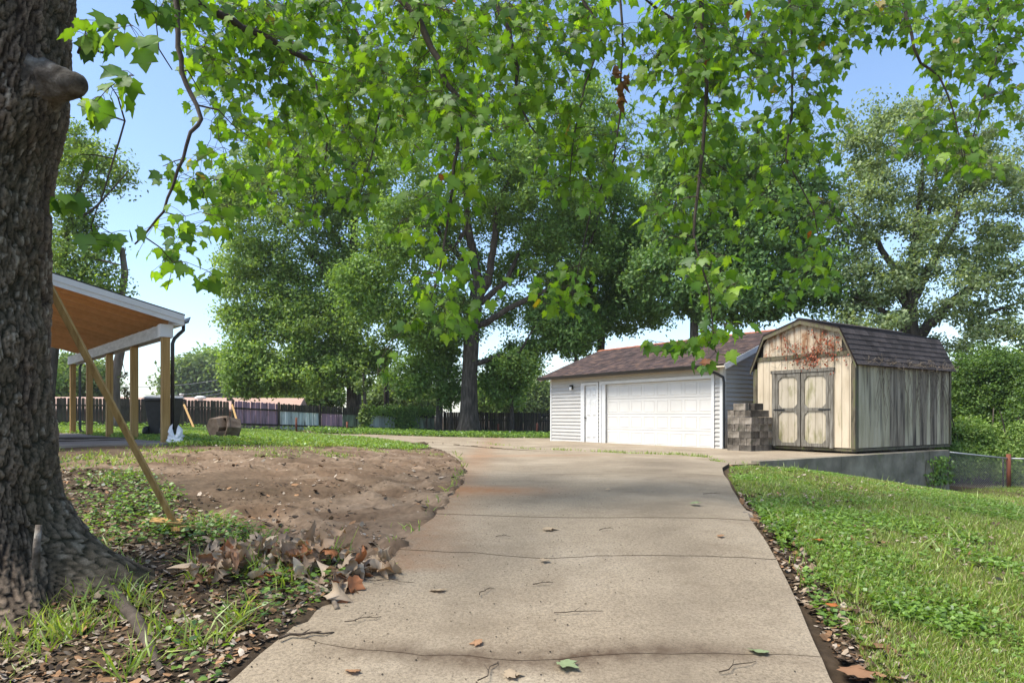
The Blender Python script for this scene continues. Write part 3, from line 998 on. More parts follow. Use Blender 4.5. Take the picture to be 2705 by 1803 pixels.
def shingle_face(p0, p1, nrow, tabs, side):
    (xa, za), (xb, zb) = p0, p1                       # from lower edge to upper edge
    ln = math.hypot(xb - xa, zb - za)
    dirv = Vector(((xb - xa) / ln, 0, (zb - za) / ln))
    nrm = Vector((dirv.z, 0, -dirv.x))
    if nrm.z < 0: nrm = -nrm
    if nrm.z < .05: nrm = nrm
    step = ln / nrow
    wd = (SL + .22) / tabs
    m_ = MB()
    hw = wd / 2 - .004
    lo_, up_ = .020, .003
    ss = [Vector((0, -hw, 0)), Vector((0, hw, 0))]
    v = []
    for q, h in ((-.012, lo_), (step * 1.12, up_)):
        for s_ in ss: v.append(dirv * q + s_ + nrm * h)
    for s_ in ss: v.append(dirv * -.012 + s_ + nrm * .002)
    m_.add(v, [(0, 1, 3, 2), (4, 5, 1, 0)])
    me = m_.mesh('shingle', M['shed_shingle'])
    for r_ in range(nrow):
        q = Vector((xa, 0, za)) + dirv * (r_ * step) + nrm * .026
        off = wd / 2 if r_ % 2 else 0
        for t_ in range(tabs + (1 if off else 0)):
            yy = -.11 + wd / 2 + t_ * wd - off
            if yy - hw < -.13 and off: yy = -.11 + wd / 4; sc = (1, .5, 1)
            elif yy + hw > SL + .12: yy = SL + .11 - wd / 4; sc = (1, .5, 1)
            else: sc = (1, 1, 1)
            link('shingle', me, None, srf, (q.x, yy, q.z), scale=sc)


shingle_face(pts[4], pts[3], 7, 17, 1)
shingle_face(pts[3], pts[2], 8, 9, 1)
mb = MB()
for (xa, za), (xb, zb) in zip(pts[:2], pts[1:3]):
    mb.hexa([(xa, -.115, za + .026), (xb, -.115, zb + .026), (xb, SL + .105, zb + .026), (xa, SL + .105, za + .026), (xa, -.115, za + .04), (xb, -.115, zb + .04), (xb, SL + .105, zb + .04), (xa, SL + .105, za + .04)])
mb.build('far_slope_shingles', M['shed_shingle'], srf)
mb = MB()
mb.hexa([(SW / 2 - .12, -.12, 3.685), (SW / 2 + .12, -.12, 3.685), (SW / 2 + .12, SL + .11, 3.685), (SW / 2 - .12, SL + .11, 3.685), (SW / 2 - .02, -.12, 3.735), (SW / 2 + .02, -.12, 3.735), (SW / 2 + .02, SL + .11, 3.735), (SW / 2 - .02, SL + .11, 3.735)])
mb.build('ridge_cap', M['shed_shingle'], srf)
# double doors
for x0, x1 in ((.60, .70), (2.33, 2.43)):
    MB().box(x0, x1, -.045, .02, SZ0, 2.30).build('door_jamb', M['old_wood'], sh)
MB().box(.56, 2.47, -.055, .02, 2.24, 2.33).build('door_head', M['old_wood'], sh)
for x0, x1 in ((.71, 1.485), (1.515, 2.32)):
    d_ = empty('door')
    d_.parent = sh
    bw = (x1 - x0) / 4
    for q in range(4):
        MB().box(x0 + q * bw + .004, x0 + (q + 1) * bw - .004, -.012, .03, SZ0 + .03, 2.22).build('board', M['shed_door'], d_)
    t_ = .09
    z0, z1_, zm = SZ0 + .02, 2.225, 1.18
    fr = MB()
    fr.box(x0, x0 + t_, -.04, -.013, z0, z1_).box(x1 - t_, x1, -.04, -.013, z0, z1_)
    fr.box(x0 + t_, x1 - t_, -.038, -.013, z0, z0 + t_).box(x0 + t_, x1 - t_, -.038, -.013, z1_ - t_, z1_).box(x0 + t_, x1 - t_, -.038, -.013, zm, zm + t_)
    fo = fr.build('frame', M['old_wood'], d_)
    c_ = .11
    for za, zb in ((z0 + t_, zm), (zm + t_, z1_ - t_)):
        for xx, zz, sx, sz in ((x0 + t_, za, 1, 1), (x1 - t_, za, -1, 1), (x0 + t_, zb, 1, -1), (x1 - t_, zb, -1, -1)):
            tri = [(xx, zz), (xx + sx * c_, zz), (xx, zz + sz * c_)]
            vv = [(a, -.036, b) for a, b in tri] + [(a, -.013, b) for a, b in tri]
            MB().add(vv, [(0, 1, 2), (3, 5, 4), (0, 3, 4, 1), (1, 4, 5, 2), (2, 5, 3, 0)]).build('corner_brace', M['old_wood'], fo)
    hx = x0 if x0 < 1 else x1
    s_ = -1 if x0 < 1 else 1
    MB().box(min(hx - s_ * .30, hx + s_ * .05), max(hx - s_ * .30, hx + s_ * .05), -.048, -.041, zm + .02, zm + .06).build('hinge', M['black_metal'], d_)

# ------------------------------------------------------------------ concrete blocks stacked by the shed
m_ = MB()
bl, bh, bw = .395, .19, .19
m_.box(-bl / 2, bl / 2, -bw / 2, -bw / 2 + .032, 0, bh).box(-bl / 2, bl / 2, bw / 2 - .032, bw / 2, 0, bh)
for xx in (-bl / 2 + .035, 0, bl / 2 - .035):
    m_.box(xx - .016, xx + .016, -bw / 2 + .032, bw / 2 - .032, 0, bh)
blk = m_.mesh('concrete_block', M['block'])
solid = MB().box(-bl / 2, bl / 2, -bw / 2, bw / 2, 0, bh).mesh('concrete_block', M['block'])
STK = np.array([SH0[0], SH0[1]]) + A2 * -.17 + B2 * -1.02
ordn = ['bottom', 'second', 'third', 'fourth', 'fifth', 'top full']
side_w = ['first', 'second', 'third', 'fourth', 'fifth']


def block(lx, ly, row, turn, label, dz=0):
    p = STK + A2 * lx + B2 * ly
    o = link('concrete_block', blk if random.random() < .65 else solid, None, None, (p[0] + random.uniform(-.008, .008), p[1] + random.uniform(-.008, .008), .035 + row * .196),
             (0, 0, TH + (R(90) if turn else 0) + random.uniform(-.02, .02)), label=label, cat='concrete block', group='concrete blocks stacked by the shed')


for row in range(6):
    if row % 2 == 0:
        for c_ in range(2):
            block(.2 + c_ * .4, .1, row, False, f'concrete block lying lengthwise, {["left", "right"][c_]} one in the {ordn[row]} row of the stack')
        for c_ in range(1, 5):
            block(.6, .1 + c_ * .195, row, False, f'concrete block end, {side_w[c_]} from the corner, {ordn[row]} row, stack side facing the shed')
    else:
        for c_ in range(4):
            block(.1 + c_ * .2, .2, row, True, f'concrete block showing its ribbed end, {side_w[c_]} from the left in the {ordn[row]} row')
        block(.7, .6, row, True, f'grey concrete block lying lengthwise beside the shed door, back of the {ordn[row]} row')
block(.40, .10, 6, False, 'lone grey concrete block on top of the stack, left of two')
block(.66, .42, 6, True, 'lone grey concrete block on top of the stack, nearer the shed door')

# ------------------------------------------------------------------ carport
CN = np.array([-6.855, 13.5])
CD = np.array([-6.43, 7.15])
CLEN = float(np.hypot(*CD))
cd_ = CD / CLEN                                       # along the beam, away from the camera
CTH = math.atan2(cd_[1], cd_[0])
cp = empty('carport', (CN[0], CN[1], .53), CTH, label='open carport with new wood posts and orange-brown underside', cat='carport')
# local x runs along the beam, local +y towards the house on the left
BZ = 2.60 - .53
for i in range(5):
    xx = CLEN * i / 4
    po = MB().box(xx - .072, xx + .072, -.072, .072, -.06, BZ + .02 if i else BZ + .0).build('post', M['new_wood'], cp, bevel=.006)
MB().box(-.02, CLEN + .1, -.115, -.075, BZ - .01, BZ + .23).box(-.02, CLEN + .1, .076, .116, BZ - .01, BZ + .23).build('beam', M['beam_paint'], cp)
MB().box(-.10, .085, -.118, .118, BZ, BZ + .25).build('post_wrap', M['white_paint'], cp)
SLP = .24
RX0, RX1, RY0, RY1 = -.20, CLEN + .25, -.27, 6.2


def cz(y, up=0): return BZ + .26 + (y + .30) * SLP + up


crf = empty('roof')
crf.parent = cp
MB().hexa([(RX0, RY0, cz(RY0, .15)), (RX1, RY0, cz(RY0, .15)), (RX1, RY1, cz(RY1, .15)), (RX0, RY1, cz(RY1, .15)), (RX0, RY0, cz(RY0, .17)), (RX1, RY0, cz(RY0, .17)), (RX1, RY1, cz(RY1, .17)), (RX0, RY1, cz(RY1, .17))]).build('plywood_deck', M['deck_wood'], crf)
MB().hexa([(RX0 - .03, RY0 - .03, cz(RY0 - .03, .172)), (RX1, RY0 - .03, cz(RY0 - .03, .172)), (RX1, RY1, cz(RY1, .172)), (RX0 - .03, RY1, cz(RY1, .172)), (RX0 - .03, RY0 - .03, cz(RY0 - .03, .20)), (RX1, RY0 - .03, cz(RY0 - .03, .20)), (RX1, RY1, cz(RY1, .20)), (RX0 - .03, RY1, cz(RY1, .20))]).build('roofing', M['black_metal'], crf)
for i in range(17):
    xx = .02 + i * (CLEN + .05) / 16
    MB().hexa([(xx - .019, RY0 + .05, cz(RY0, .055)), (xx + .019, RY0 + .05, cz(RY0, .055)), (xx + .019, RY1, cz(RY1, .055)), (xx - .019, RY1, cz(RY1, .055)), (xx - .019, RY0 + .05, cz(RY0 + .05, .149)), (xx + .019, RY0 + .05, cz(RY0 + .05, .149)), (xx + .019, RY1, cz(RY1, .149)), (xx - .019, RY1, cz(RY1, .149))]).build('rafter', M['orange_wood'], crf)
for off, th, zl, zh in ((0, .02, -.03, .168), (-.014, .014, .06, .17)):
    MB().hexa([(RX0 - .02 + off, RY0 - .02, cz(RY0, zl)), (RX0 + off, RY0 - .02, cz(RY0, zl)), (RX0 + off, RY1, cz(RY1, zl)), (RX0 - .02 + off, RY1, cz(RY1, zl)), (RX0 - .02 + off, RY0 - .02, cz(RY0, zh)), (RX0 + off, RY0 - .02, cz(RY0, zh)), (RX0 + off, RY1, cz(RY1, zh)), (RX0 - .02 + off, RY1, cz(RY1, zh))]).build('rake_fascia', M['white_paint'], crf)
MB().box(RX0, RX1, RY0 - .02, RY0, cz(RY0, -.02), cz(RY0, .165)).build('eave_fascia', M['white_paint'], crf)
MB().box(RX0, RX1, RY0, -.116, cz(RY0, -.035), cz(RY0, -.02)).build('soffit', M['white_paint'], crf)
cg = MB().add([(x_, y_, z_) for x_ in (RX0 - .02, RX1) for y_, z_ in ((RY0 - .021, cz(RY0, .14)), (RY0 - .021, cz(RY0, .02)), (RY0 - .10, cz(RY0, .03)), (RY0 - .14, cz(RY0, .15)), (RY0 - .125, cz(RY0, .15)), (RY0 - .09, cz(RY0, .045)), (RY0 - .03, cz(RY0, .035)))],
              [tuple(range(7)), tuple(range(13, 6, -1))] + [(i, 7 + i, 7 + (i + 1) % 7, (i + 1) % 7) for i in range(7)]).build('gutter', M['black_metal'], cp)
zz = cz(RY0, .02)
MB().tube([(-.02, RY0 - .06, zz), (-.02, RY0 - .06, zz - .12), (-.02, RY0 + .02, zz - .2), (-.03, -.16, zz - .30), (-.03, -.125, zz - .40), (-.03, -.125, .05)], .036, 8).build('downspout', M['black_metal'], cg)
MB().tube([(CLEN - .12, RY0 - .06, zz), (CLEN - .12, RY0 + .05, zz - .16), (CLEN - .14, -.20, zz - .26), (CLEN - .14, -.16, zz - .40), (CLEN - .14, -.16, .12), (CLEN - .18, -.20, .04), (CLEN - .3, -.3, .02)], .036, 8).build('downspout', M['black_metal'], cg)

# board propped against the sycamore
ft = np.array([-3.05, 6.22, z1(-3.05, 6.22) + .01])
tp = P(96, 690, 5.30)
MB().bar(ft, tp, .045, .092, (.3, -1, .15)).build('prop_board', M['new_wood'], bevel=.004, label='long new timber propped diagonally against the big sycamore trunk', cat='timber')
zb = z1(-3.1, 6.2)
b_ = MB().box(-.13, .13, -.10, .10, 0, .03).build('wood_offcut', M['new_wood'], None, (-3.12, 6.16, zb + .07), (.06, .12, .4), label='pale square wood offcut under the foot of the propped timber', cat='board')
b_ = MB().box(-.09, .09, -.08, .08, 0, .035).build('wood_offcut', M['new_wood'], None, (-2.86, 5.98, z1(-2.86, 5.98) + .06), (-.12, .02, .9), label='small pale wood offcut lying right of the propped timber', cat='board')

# wheeled bin
bx, by = (-9.12, 17.9)
bz = z1(bx, by)
bn = empty('trash_bin', (bx, by, bz + .02), R(-18), label='black wheeled trash bin standing behind the nearest carport post', cat='bin')
MB().hexa([(-.22, -.26, .06), (.22, -.26, .06), (.22, .24, .06), (-.22, .24, .06), (-.33, -.36, 1.0), (.33, -.36, 1.0), (.33, .34, 1.0), (-.33, .34, 1.0)]).build('body', M['black_plastic'], bn, bevel=.03)
MB().box(-.345, .345, -.375, .355, .93, .985).build('rim', M['black_plastic'], bn)
MB().hexa([(-.35, -.40, 1.0), (.35, -.40, 1.0), (.35, .37, 1.0), (-.35, .37, 1.0), (-.30, -.30, 1.06), (.30, -.30, 1.06), (.30, .30, 1.06), (-.30, .30, 1.06)]).build('lid', M['grey_plastic'], bn, bevel=.02)
MB().tube([(-.30, -.43, .95), (.30, -.43, .95)], .018, 8).build('handle', M['black_plastic'], bn)
for s_ in (-1, 1):
    w_ = MB().tube([(s_ * .24, -.27, .14), (s_ * .31, -.27, .14)], .14, 20).build('wheel', M['black_plastic'], bn)
    MB().tube([(s_ * .305, -.27, .14), (s_ * .32, -.27, .14)], .07, 14).build('hub', M['grey_plastic'], w_)

# plastic bag at the post
n_ = 14
V_, F_ = [], []
for i in range(9):
    for k in range(n_):
        a = 6.28318 * k / n_
        rr = .15 * (1 - (i / 8) ** 3 * .6) * (1 + .6 * (random.random() - .5))
        V_.append((rr * math.cos(a), rr * .8 * math.sin(a), i * .03 * (1 + .5 * math.sin(a * 2 + 1)) + random.uniform(-.015, .015)))
for i in range(8):
    for k in range(n_): F_.append((i * n_ + k, i * n_ + (k + 1) % n_, (i + 1) * n_ + (k + 1) % n_, (i + 1) * n_ + k))
link('plastic_bag', mesh_np('plastic_bag', V_, F_, None, False, M['bag']), None, None, (-6.62, 13.42, .53), label='crumpled white plastic bag at the foot of the carport post', cat='bag')


# two hexagonal planters lying on their sides and a square pot behind them
def planter(name, loc, rot, label, open_):
    e = empty(name, loc, 0, label=label, cat='planter', group='hexagonal planters on the lawn')
    e.rotation_euler = rot
    r0, r1, h = .24, .29, .34
    hx = [(math.cos(R(60 * k)), math.sin(R(60 * k))) for k in range(6)]
    m_ = MB()
    v = [(r0 * x, r0 * y, 0) for x, y in hx] + [(r1 * x, r1 * y, h) for x, y in hx] + [((r1 - .04) * x, (r1 - .04) * y, h) for x, y in hx] + [((r0 - .03) * x, (r0 - .03) * y, .04) for x, y in hx]
    f = [tuple(range(5, -1, -1)), tuple(range(18, 24))]
    for a, b in ((0, 6), (6, 12), (12, 18)):
        f += [(a + k, a + (k + 1) % 6, b + (k + 1) % 6, b + k) for k in range(6)]
    m_.add(v, f).build('shell', M['brown_concrete'], e, bevel=.008)
    m_ = MB()
    v = [((r1 + .012) * x, (r1 + .012) * y, z) for z in (h - .05, h + .006) for x, y in hx] + [((r1 - .045) * x, (r1 - .045) * y, z) for z in (h - .05, h + .006) for x, y in hx]
    f = []
    for a, b in ((0, 6), (6, 18), (18, 12), (12, 0)):
        f += [(a + k, a + (k + 1) % 6, b + (k + 1) % 6, b + k) for k in range(6)]
    m_.add(v, f).build('rim', M['brown_concrete'], e)
    return e


PY = 16.6
zp = z1(-7.3, PY)
planter('planter', (-7.28, PY, zp + .27), (R(-88), 0, R(-28)), 'brown hexagonal planter tipped over with its base towards the drive, left one', False)
planter('planter', (-6.72, PY + .18, zp + .25), (R(84), R(0), R(-52)), 'brown hexagonal planter tipped over and open towards its neighbour, right one', True)
for k in range(2):
    MB().box(-.16, .16, -.09, .09, 0, .075).build('paver', M['brown_concrete'], None, (-7.02, PY - .02, zp + .02 + k * .078), (0, 0, R(20 + 6 * k)), bevel=.006,
        label=['brown paver brick lying on the grass between the two hexagonal planters', 'brown paver brick resting on another between the hexagonal planters'][k], cat='paver', group='pavers between the planters')
pt = empty('garden_pot', (-7.86, 18.9, z1(-7.86, 18.9)), R(8), label='square brown garden pot with a wide rim standing on the lawn', cat='pot')
MB().hexa([(-.15, -.15, 0), (.15, -.15, 0), (.15, .15, 0), (-.15, .15, 0), (-.185, -.185, .40), (.185, -.185, .40), (.185, .185, .40), (-.185, .185, .40)]).build('body', M['brown_concrete'], pt)
MB().box(-.21, .21, -.21, -.15, .40, .45).box(-.21, .21, .15, .21, .40, .45).box(-.21, -.15, -.15, .15, .40, .45).box(.15, .21, -.15, .15, .40, .45).build('rim', M['brown_concrete'], pt)

# ------------------------------------------------------------------ wooden fences
def picket_mesh(name, w_, h, mat, lean=0):
    m_ = MB()
    pr = [(-w_ / 2, 0), (w_ / 2, 0), (w_ / 2, h - .035), (w_ / 2 - .035, h), (-w_ / 2 + .035, h), (-w_ / 2, h - .035)]
    v = [(x, y, z) for y in (-.009, .009) for x, z in pr]
    m_.add(v, [tuple(range(6)), tuple(range(11, 5, -1))] + [(i, 6 + i, 6 + (i + 1) % 6, (i + 1) % 6) for i in range(6)])
    return m_.mesh(name, mat)


def fence(name, pts, h, label, matf, rails=(.35, 1.05), post_every=2.4, pitch=.152):
    a0 = np.array(pts[0])
    e = empty(name, (a0[0], a0[1], 0), 0, label=label, cat='fence')
    cache = {}
    s_tot = 0
    for (a, b) in zip(pts[:-1], pts[1:]):
        a, b = np.array(a), np.array(b)
        ln = np.hypot(*(b - a))
        d = (b - a) / ln
        th = math.atan2(d[1], d[0])
        n_ = int(ln / pitch)
        for i in range(n_):
            q = a + d * (i + .5) * ln / n_
            hh = h + random.uniform(-.02, .015)
            mt = matf(CX + q[0] / q[1] * F_PX)
            if mt.name not in cache: cache[mt.name] = [picket_mesh('picket', .141, h + dh, mt) for dh in (-.02, 0, .012)]
            link('picket', random.choice(cache[mt.name]), None, e, (q[0] - a0[0], q[1] - a0[1], z1(*q) - .05), (random.uniform(-.012, .012), random.uniform(-.012, .012), th + random.uniform(-.03, .03)))
        np_ = max(1, round(ln / post_every))
        fr = np.array([d[1], -d[0]])                  # towards the camera
        if fr[1] > 0: fr = -fr
        for i in range(np_):
            q0, q1 = a + d * i * ln / np_, a + d * (i + 1) * ln / np_
            pq = q0 + fr * .075 - a0
            z0 = z1(*q0)
            MB().box(-.045, .045, -.045, .045, -.1, h + .02).build('post', M['fence'], e, (pq[0], pq[1], z0), (0, 0, th))
            for rz in rails:
                p0, p1 = q0 + fr * .035 - a0, q1 + fr * .035 - a0
                MB().bar((p0[0], p0[1], z0 + rz), (p1[0], p1[1], z1(*q1) + rz), .038, .088).build('rail', M['fence'], e)
    return e


def fm2(u):
    if u < 737: return M['fence_pink']
    if u < 846: return M['fence_pale']
    if u < 906: return M['fence_pink_low']
    if u < 955: return M['fence_moss']
    if u < 1046: return M['fence_grey']
    if u < 1090: return M['fence']
    return M['fence_moss']


FB = (-14.75, 35.6)
fence('picket_fence', [(-25.0, 32.4), FB], 1.52, 'dark weathered picket fence behind the carport and trash bin', lambda u: M['fence'], (.30, 1.10))
fence('painted_fence', [(FB[0] + .12, FB[1] + .05), (-11.3, 40), (-5.2, 46)], 1.55, 'old board fence with faded pink, white and green paint', fm2, (.30, 1.12), 2.9)
fence('board_fence', [(-4.4, 44.6), (2.9, 42.4)], 1.50, 'dark brown board fence behind the big tree, left of the garage', lambda u: M['fence'], (.25, .95), 2.2)
for u_, y_, lab in ((486, 33.2, 'pale new timber leaning on the dark fence beside the trash bin'), (613, 34.4, 'pale new timber leaning where the pink fence begins')):
    t0 = P(u_, 1068, y_ + 1.0)
    b0 = P(u_ + (27 if u_ < 500 else 20), 1125, y_ - .2)
    b0[2] = z1(b0[0], b0[1])
    MB().bar(b0, t0, .04, .09, (1, 0, 0)).build('brace_board', M['new_wood'], label=lab, cat='timber')
for u_, y_, hh, lab in ((783, 38.0, .75, 'stub post with peeling white top before the pale painted fence'), (917, 39.6, .62, 'short dark stub post in weeds right of the small pink panel'), (1316, 41.0, .72, 'short rusty stub post right of the big tree trunk'), (1419, 39.5, .78, 'short rusty stub post left of the garage corner')):
    q = P(u_, 1140, y_)
    MB().tube([(q[0], q[1], z1(q[0], q[1]) - .05), (q[0], q[1], z1(q[0], q[1]) + hh)], .06, 10).build('stub_post', M['rust'], label=lab, cat='post', group='stub posts along the fence')

# ------------------------------------------------------------------ neighbour's house, pole and wires beyond the fence
hs = empty('house', (-25, 48, -.82), R(12), label='low house with a pinkish shingle roof beyond the picket fence', cat='house')
MB().box(-9.5, 9, 0, 8.5, 0, 2.4).build('wall', M['house_wall'], hs)
MB().add([(-10, -.5, 2.35), (9.6, -.5, 2.35), (9.6, 4.25, 3.28), (-10, 4.25, 3.28), (9.6, 9, 2.35), (-10, 9, 2.35), (-10, -.5, 2.2), (9.6, -.5, 2.2), (9.6, 9, 2.2), (-10, 9, 2.2)], [(0, 1, 2, 3), (3, 2, 4, 5), (6, 7, 1, 0), (7, 8, 4, 2, 1), (8, 9, 5, 4), (9, 6, 0, 3, 5), (9, 8, 7, 6)]).build('roof', M['house_roof'], hs)
MB().tube([(1.4, 1.0, 2.5), (1.4, 1.0, 3.35)], .10, 12).tube([(1.4, 1.0, 3.35), (1.4, 1.0, 3.48)], .15, 12).build('vent_pipe', M['porcelain'], hs)
MB().lathe([(.18, 3.0), (.18, 3.12), (.42, 3.14), (.38, 3.28), (.2, 3.36), (0, 3.38)], 18, (2.3, 2.6)).build('dome_vent', M['porcelain'], hs)
MB().box(4.1, 4.5, 2.8, 3.2, 3.0, 3.22).build('box_vent', M['black_plastic'], hs)
pu = P(627, 990, 110)
up_ = empty('utility_pole', (pu[0], pu[1], -.5), 0, label='wooden utility pole with a crossarm far behind the pink roof', cat='utility pole')
MB().tube([(0, 0, 0), (0, 0, pu[2] + .5)], [.2, .14], 10).build('shaft', M['bark_far'], up_)
MB().bar((-1.0, .2, pu[2] - .25), (1.05, -.2, pu[2] + .15), .12, .16).build('crossarm', M['dead_branch'], up_)
for s_ in (-.9, -.3, .5, .95):
    MB().tube([(s_, -.1, pu[2] - .02 + s_ * .2), (s_, -.1, pu[2] + .3 + s_ * .2)], .06, 8).build('insulator', M['porcelain'], up_)
MB().tube([(.1, 0, pu[2] - 1.6), (2.6, -.5, pu[2] - 4.6)], .03, 5).build('guy_wire', M['wire'], up_)
for k, (a_, b_) in enumerate((((612, 997), (300, 1022)), ((627, 1021), (380, 1042)), ((627, 1029), (400, 1050)), ((627, 1037), (450, 1056)))):
    p0, p1 = P(*a_, 109.8), P(*b_, 96)
    pts_ = [p0 + (p1 - p0) * t_ - np.array([0, 0, .5 * math.sin(3.14159 * t_)]) for t_ in np.linspace(0, 1, 9)]
    MB().tube(pts_, .035, 4).build('overhead_wire', M['wire'], label=['highest overhead wire running left from the pole crossarm', 'second overhead wire from the top left of the pole', 'third overhead wire from the top left of the pole', 'lowest overhead wire just above the pink roof'][k], cat='wire', group='wires left of the utility pole')

# ------------------------------------------------------------------ chain-link fence at the right
q0 = W0 + B2 * 8.62 + A2 * .02
q1 = np.array([14.62, 20.1])
q2 = np.array([19.0, 21.0])
cl = empty('chain_link_fence', (q0[0], q0[1], 0), 0, label='low chain-link fence with a rusty red post right of the retaining wall', cat='fence')
zt0, zt1, zt2 = .02, -.20, -.35
MB().tube([(0, 0, zt0), (q1[0] - q0[0], q1[1] - q0[1], zt1)], .022, 8).build('top_rail', M['galv'], cl)
MB().tube([(q1[0] - q0[0], q1[1] - q0[1], zt1), (q2[0] - q0[0], q2[1] - q0[1], zt2)], .022, 8).build('top_rail', M['galv'], cl)
MB().tube([(q1[0] - q0[0], q1[1] - q0[1], -1.2), (q1[0] - q0[0], q1[1] - q0[1], zt1 + .13)], .062, 12).build('post', M['rust'], cl)
MB().tube([(q1[0] - q0[0] - .16, q1[1] - q0[1], -1.2), (q1[0] - q0[0] - .16, q1[1] - q0[1], zt1 - .01)], .025, 8).build('post', M['black_metal'], cl)
mb = MB()
for a, b, za, zb_ in ((q0, q1, zt0, zt1), (q1, q2, zt1, zt2)):
    ln = np.hypot(*(b - a))
    d = (b - a) / ln
    hgt = .95
    for s_ in np.arange(-hgt, ln + hgt, .075):
        for sg in (1, -1):
            t0, t1 = s_, s_ + sg * hgt
            c0, c1 = np.clip([t0, t1], 0, ln)
            if abs(c1 - c0) < .02: continue
            za_ = lambda t: za + (zb_ - za) * t / ln - hgt + abs(t - t0)
            pa, pb = a + d * c0 - q0, a + d * c1 - q0
            mb.tube([(pa[0], pa[1], za_(c0)), (pb[0], pb[1], za_(c1))], .0022, 3, False)
mb.build('wire_mesh', M['galv'], cl, kind='stuff')


# ------------------------------------------------------------------ leaves and scatter
def scatter(T, TF, pos, Rm, s, col, shade=None):
    n, k = len(pos), len(T)
    s = np.asarray(s, float)
    TT = T[None] * (s[:, None, None] if s.ndim == 1 else s[:, None, :])
    V = pos[:, None, :] + np.einsum('nij,nkj->nki', Rm, TT)
    Fa = (TF[None] + (np.arange(n) * k)[:, None, None]).reshape(-1, TF.shape[1])
    C = np.repeat(col[:, None, :], k, 1)
    if shade is not None: C = C * shade[None, :, None]
    return V.reshape(-1, 3), Fa, C.reshape(-1, 3)


def frames(tip, nrm):
    t = tip / (np.linalg.norm(tip, axis=1, keepdims=True) + 1e-9)
    n = nrm - (nrm * t).sum(1, keepdims=True) * t
    n /= (np.linalg.norm(n, axis=1, keepdims=True) + 1e-9)
    x = np.cross(t, n)
    return np.stack([x, t, n], 2)


def rand_dirs(n, r=rng):
    v = r.normal(size=(n, 3))
    return v / np.linalg.norm(v, axis=1, keepdims=True)


DIAM = np.array([(0, 0, 0), (.28, .42, .05), (0, 1, -.02), (-.28, .42, .05)])      # small leaf, folded on its midrib
DIAM_F = np.array([(0, 1, 2), (0, 2, 3)])
OVAL = np.array([(0, 0, 0), (.30, .22, .06), (.36, .55, .07), (0, 1, -.10), (-.36, .55, .07), (-.30, .22, .06), (0, .5, 0)])
OVAL_F = np.array([(0, 1, 6), (1, 2, 6), (2, 3, 6), (3, 4, 6), (4, 5, 6), (5, 0, 6)])
BLADE = np.array([(-.035, 0, 0), (.035, 0, 0), (.028, .10, .55), (-.028, .10, .55), (0, .42, 1.0)])
BLADE_F = np.array([(0, 1, 2), (0, 2, 3), (3, 2, 4)])


def syc_leaf(droop, fold, r):
    """lobed, toothed sycamore blade, unit width about 1.1, stem at the origin, tip along +y"""
    out = [(0, .02), (.16, -.10), (.30, -.03), (.40, .10), (.56, .14), (.46, .26), (.52, .40), (.62, .58), (.44, .54), (.34, .56), (.26, .66), (.20, .74), (.12, .88), (0, 1.06)]
    pts = [(x * (1 + r.uniform(-.07, .07)), y + r.uniform(-.025, .025)) for x, y in out]
    left = [(-x * (1 + r.uniform(-.08, .08)), y + r.uniform(-.025, .025)) for x, y in out[1:-1]][::-1]
    ring = pts + left
    mids = [(0, .30), (0, .60)]
    v = []
    tw = r.uniform(-.25, .25)
    for x, y in ring + mids:
        z = -droop * (y ** 2) * .55 - droop * .35 * abs(x) ** 1.6 + fold * abs(x) * .6 + tw * x * y
        if (x, y) not in mids: z += r.uniform(-.03, .03)
        v.append((x, y, z))
    n = len(ring)
    m0, m1 = n, n + 1
    f = []
    for i in range(n):
        j = (i + 1) % n
        ym = (ring[i][1] + ring[j][1]) / 2
        f.append((i, j, m0 if ym < .48 else m1))
        a = ring[i][1] + 0
    # join the two fans along the change of hub
    f2 = list(f)
    for i in range(n):
        p_, q_ = f[i - 1][2], f[i][2]
        if p_ != q_: f2.append((i, m1, m0) if p_ == m0 else (i, m0, m1))
    shade = np.array([1.0 + r.uniform(-.05, .05)] * n + [1.18, 1.12])
    return np.array(v), np.array(f2), shade


SYC = [syc_leaf(random.uniform(.25, .75), random.uniform(-.15, .4), random) for _ in range(8)]
DRY = [syc_leaf(random.uniform(-1.3, 1.6), random.uniform(-.9, 1.2), random) for _ in range(8)]


def roll(leaf, kx, ky):
    v, f, sh_ = leaf
    v = v.copy()
    x, y, z = v[:, 0].copy(), v[:, 1].copy(), v[:, 2].copy()
    v[:, 0] = np.sin(kx * x) / kx
    z = z * .4 + (1 - np.cos(kx * x)) / kx
    v[:, 1] = np.sin(ky * y) / ky
    v[:, 2] = z + (1 - np.cos(ky * y)) / ky
    return v, f, sh_


DRY = [roll(d_, random.choice((2.2, 3.4, 4.2, -2.6)), random.choice((1.2, 2.0, -1.4, 2.6))) for d_ in DRY]
FALL = [syc_leaf(random.uniform(-.25, .35), random.uniform(-.1, .25), random) for _ in range(4)]


# ------------------------------------------------------------------ trees
def curve(a, b, sag, n, jit, r):
    a, b = np.asarray(a, float), np.asarray(b, float)
    t = np.linspace(0, 1, n + 1)[:, None]
    p = a + (b - a) * t
    p[:, 2] += sag * np.sin(t[:, 0] * math.pi)
    if jit and n > 1:
        p[1:-1] += r.normal(size=(n - 1, 3)) * jit
    return p


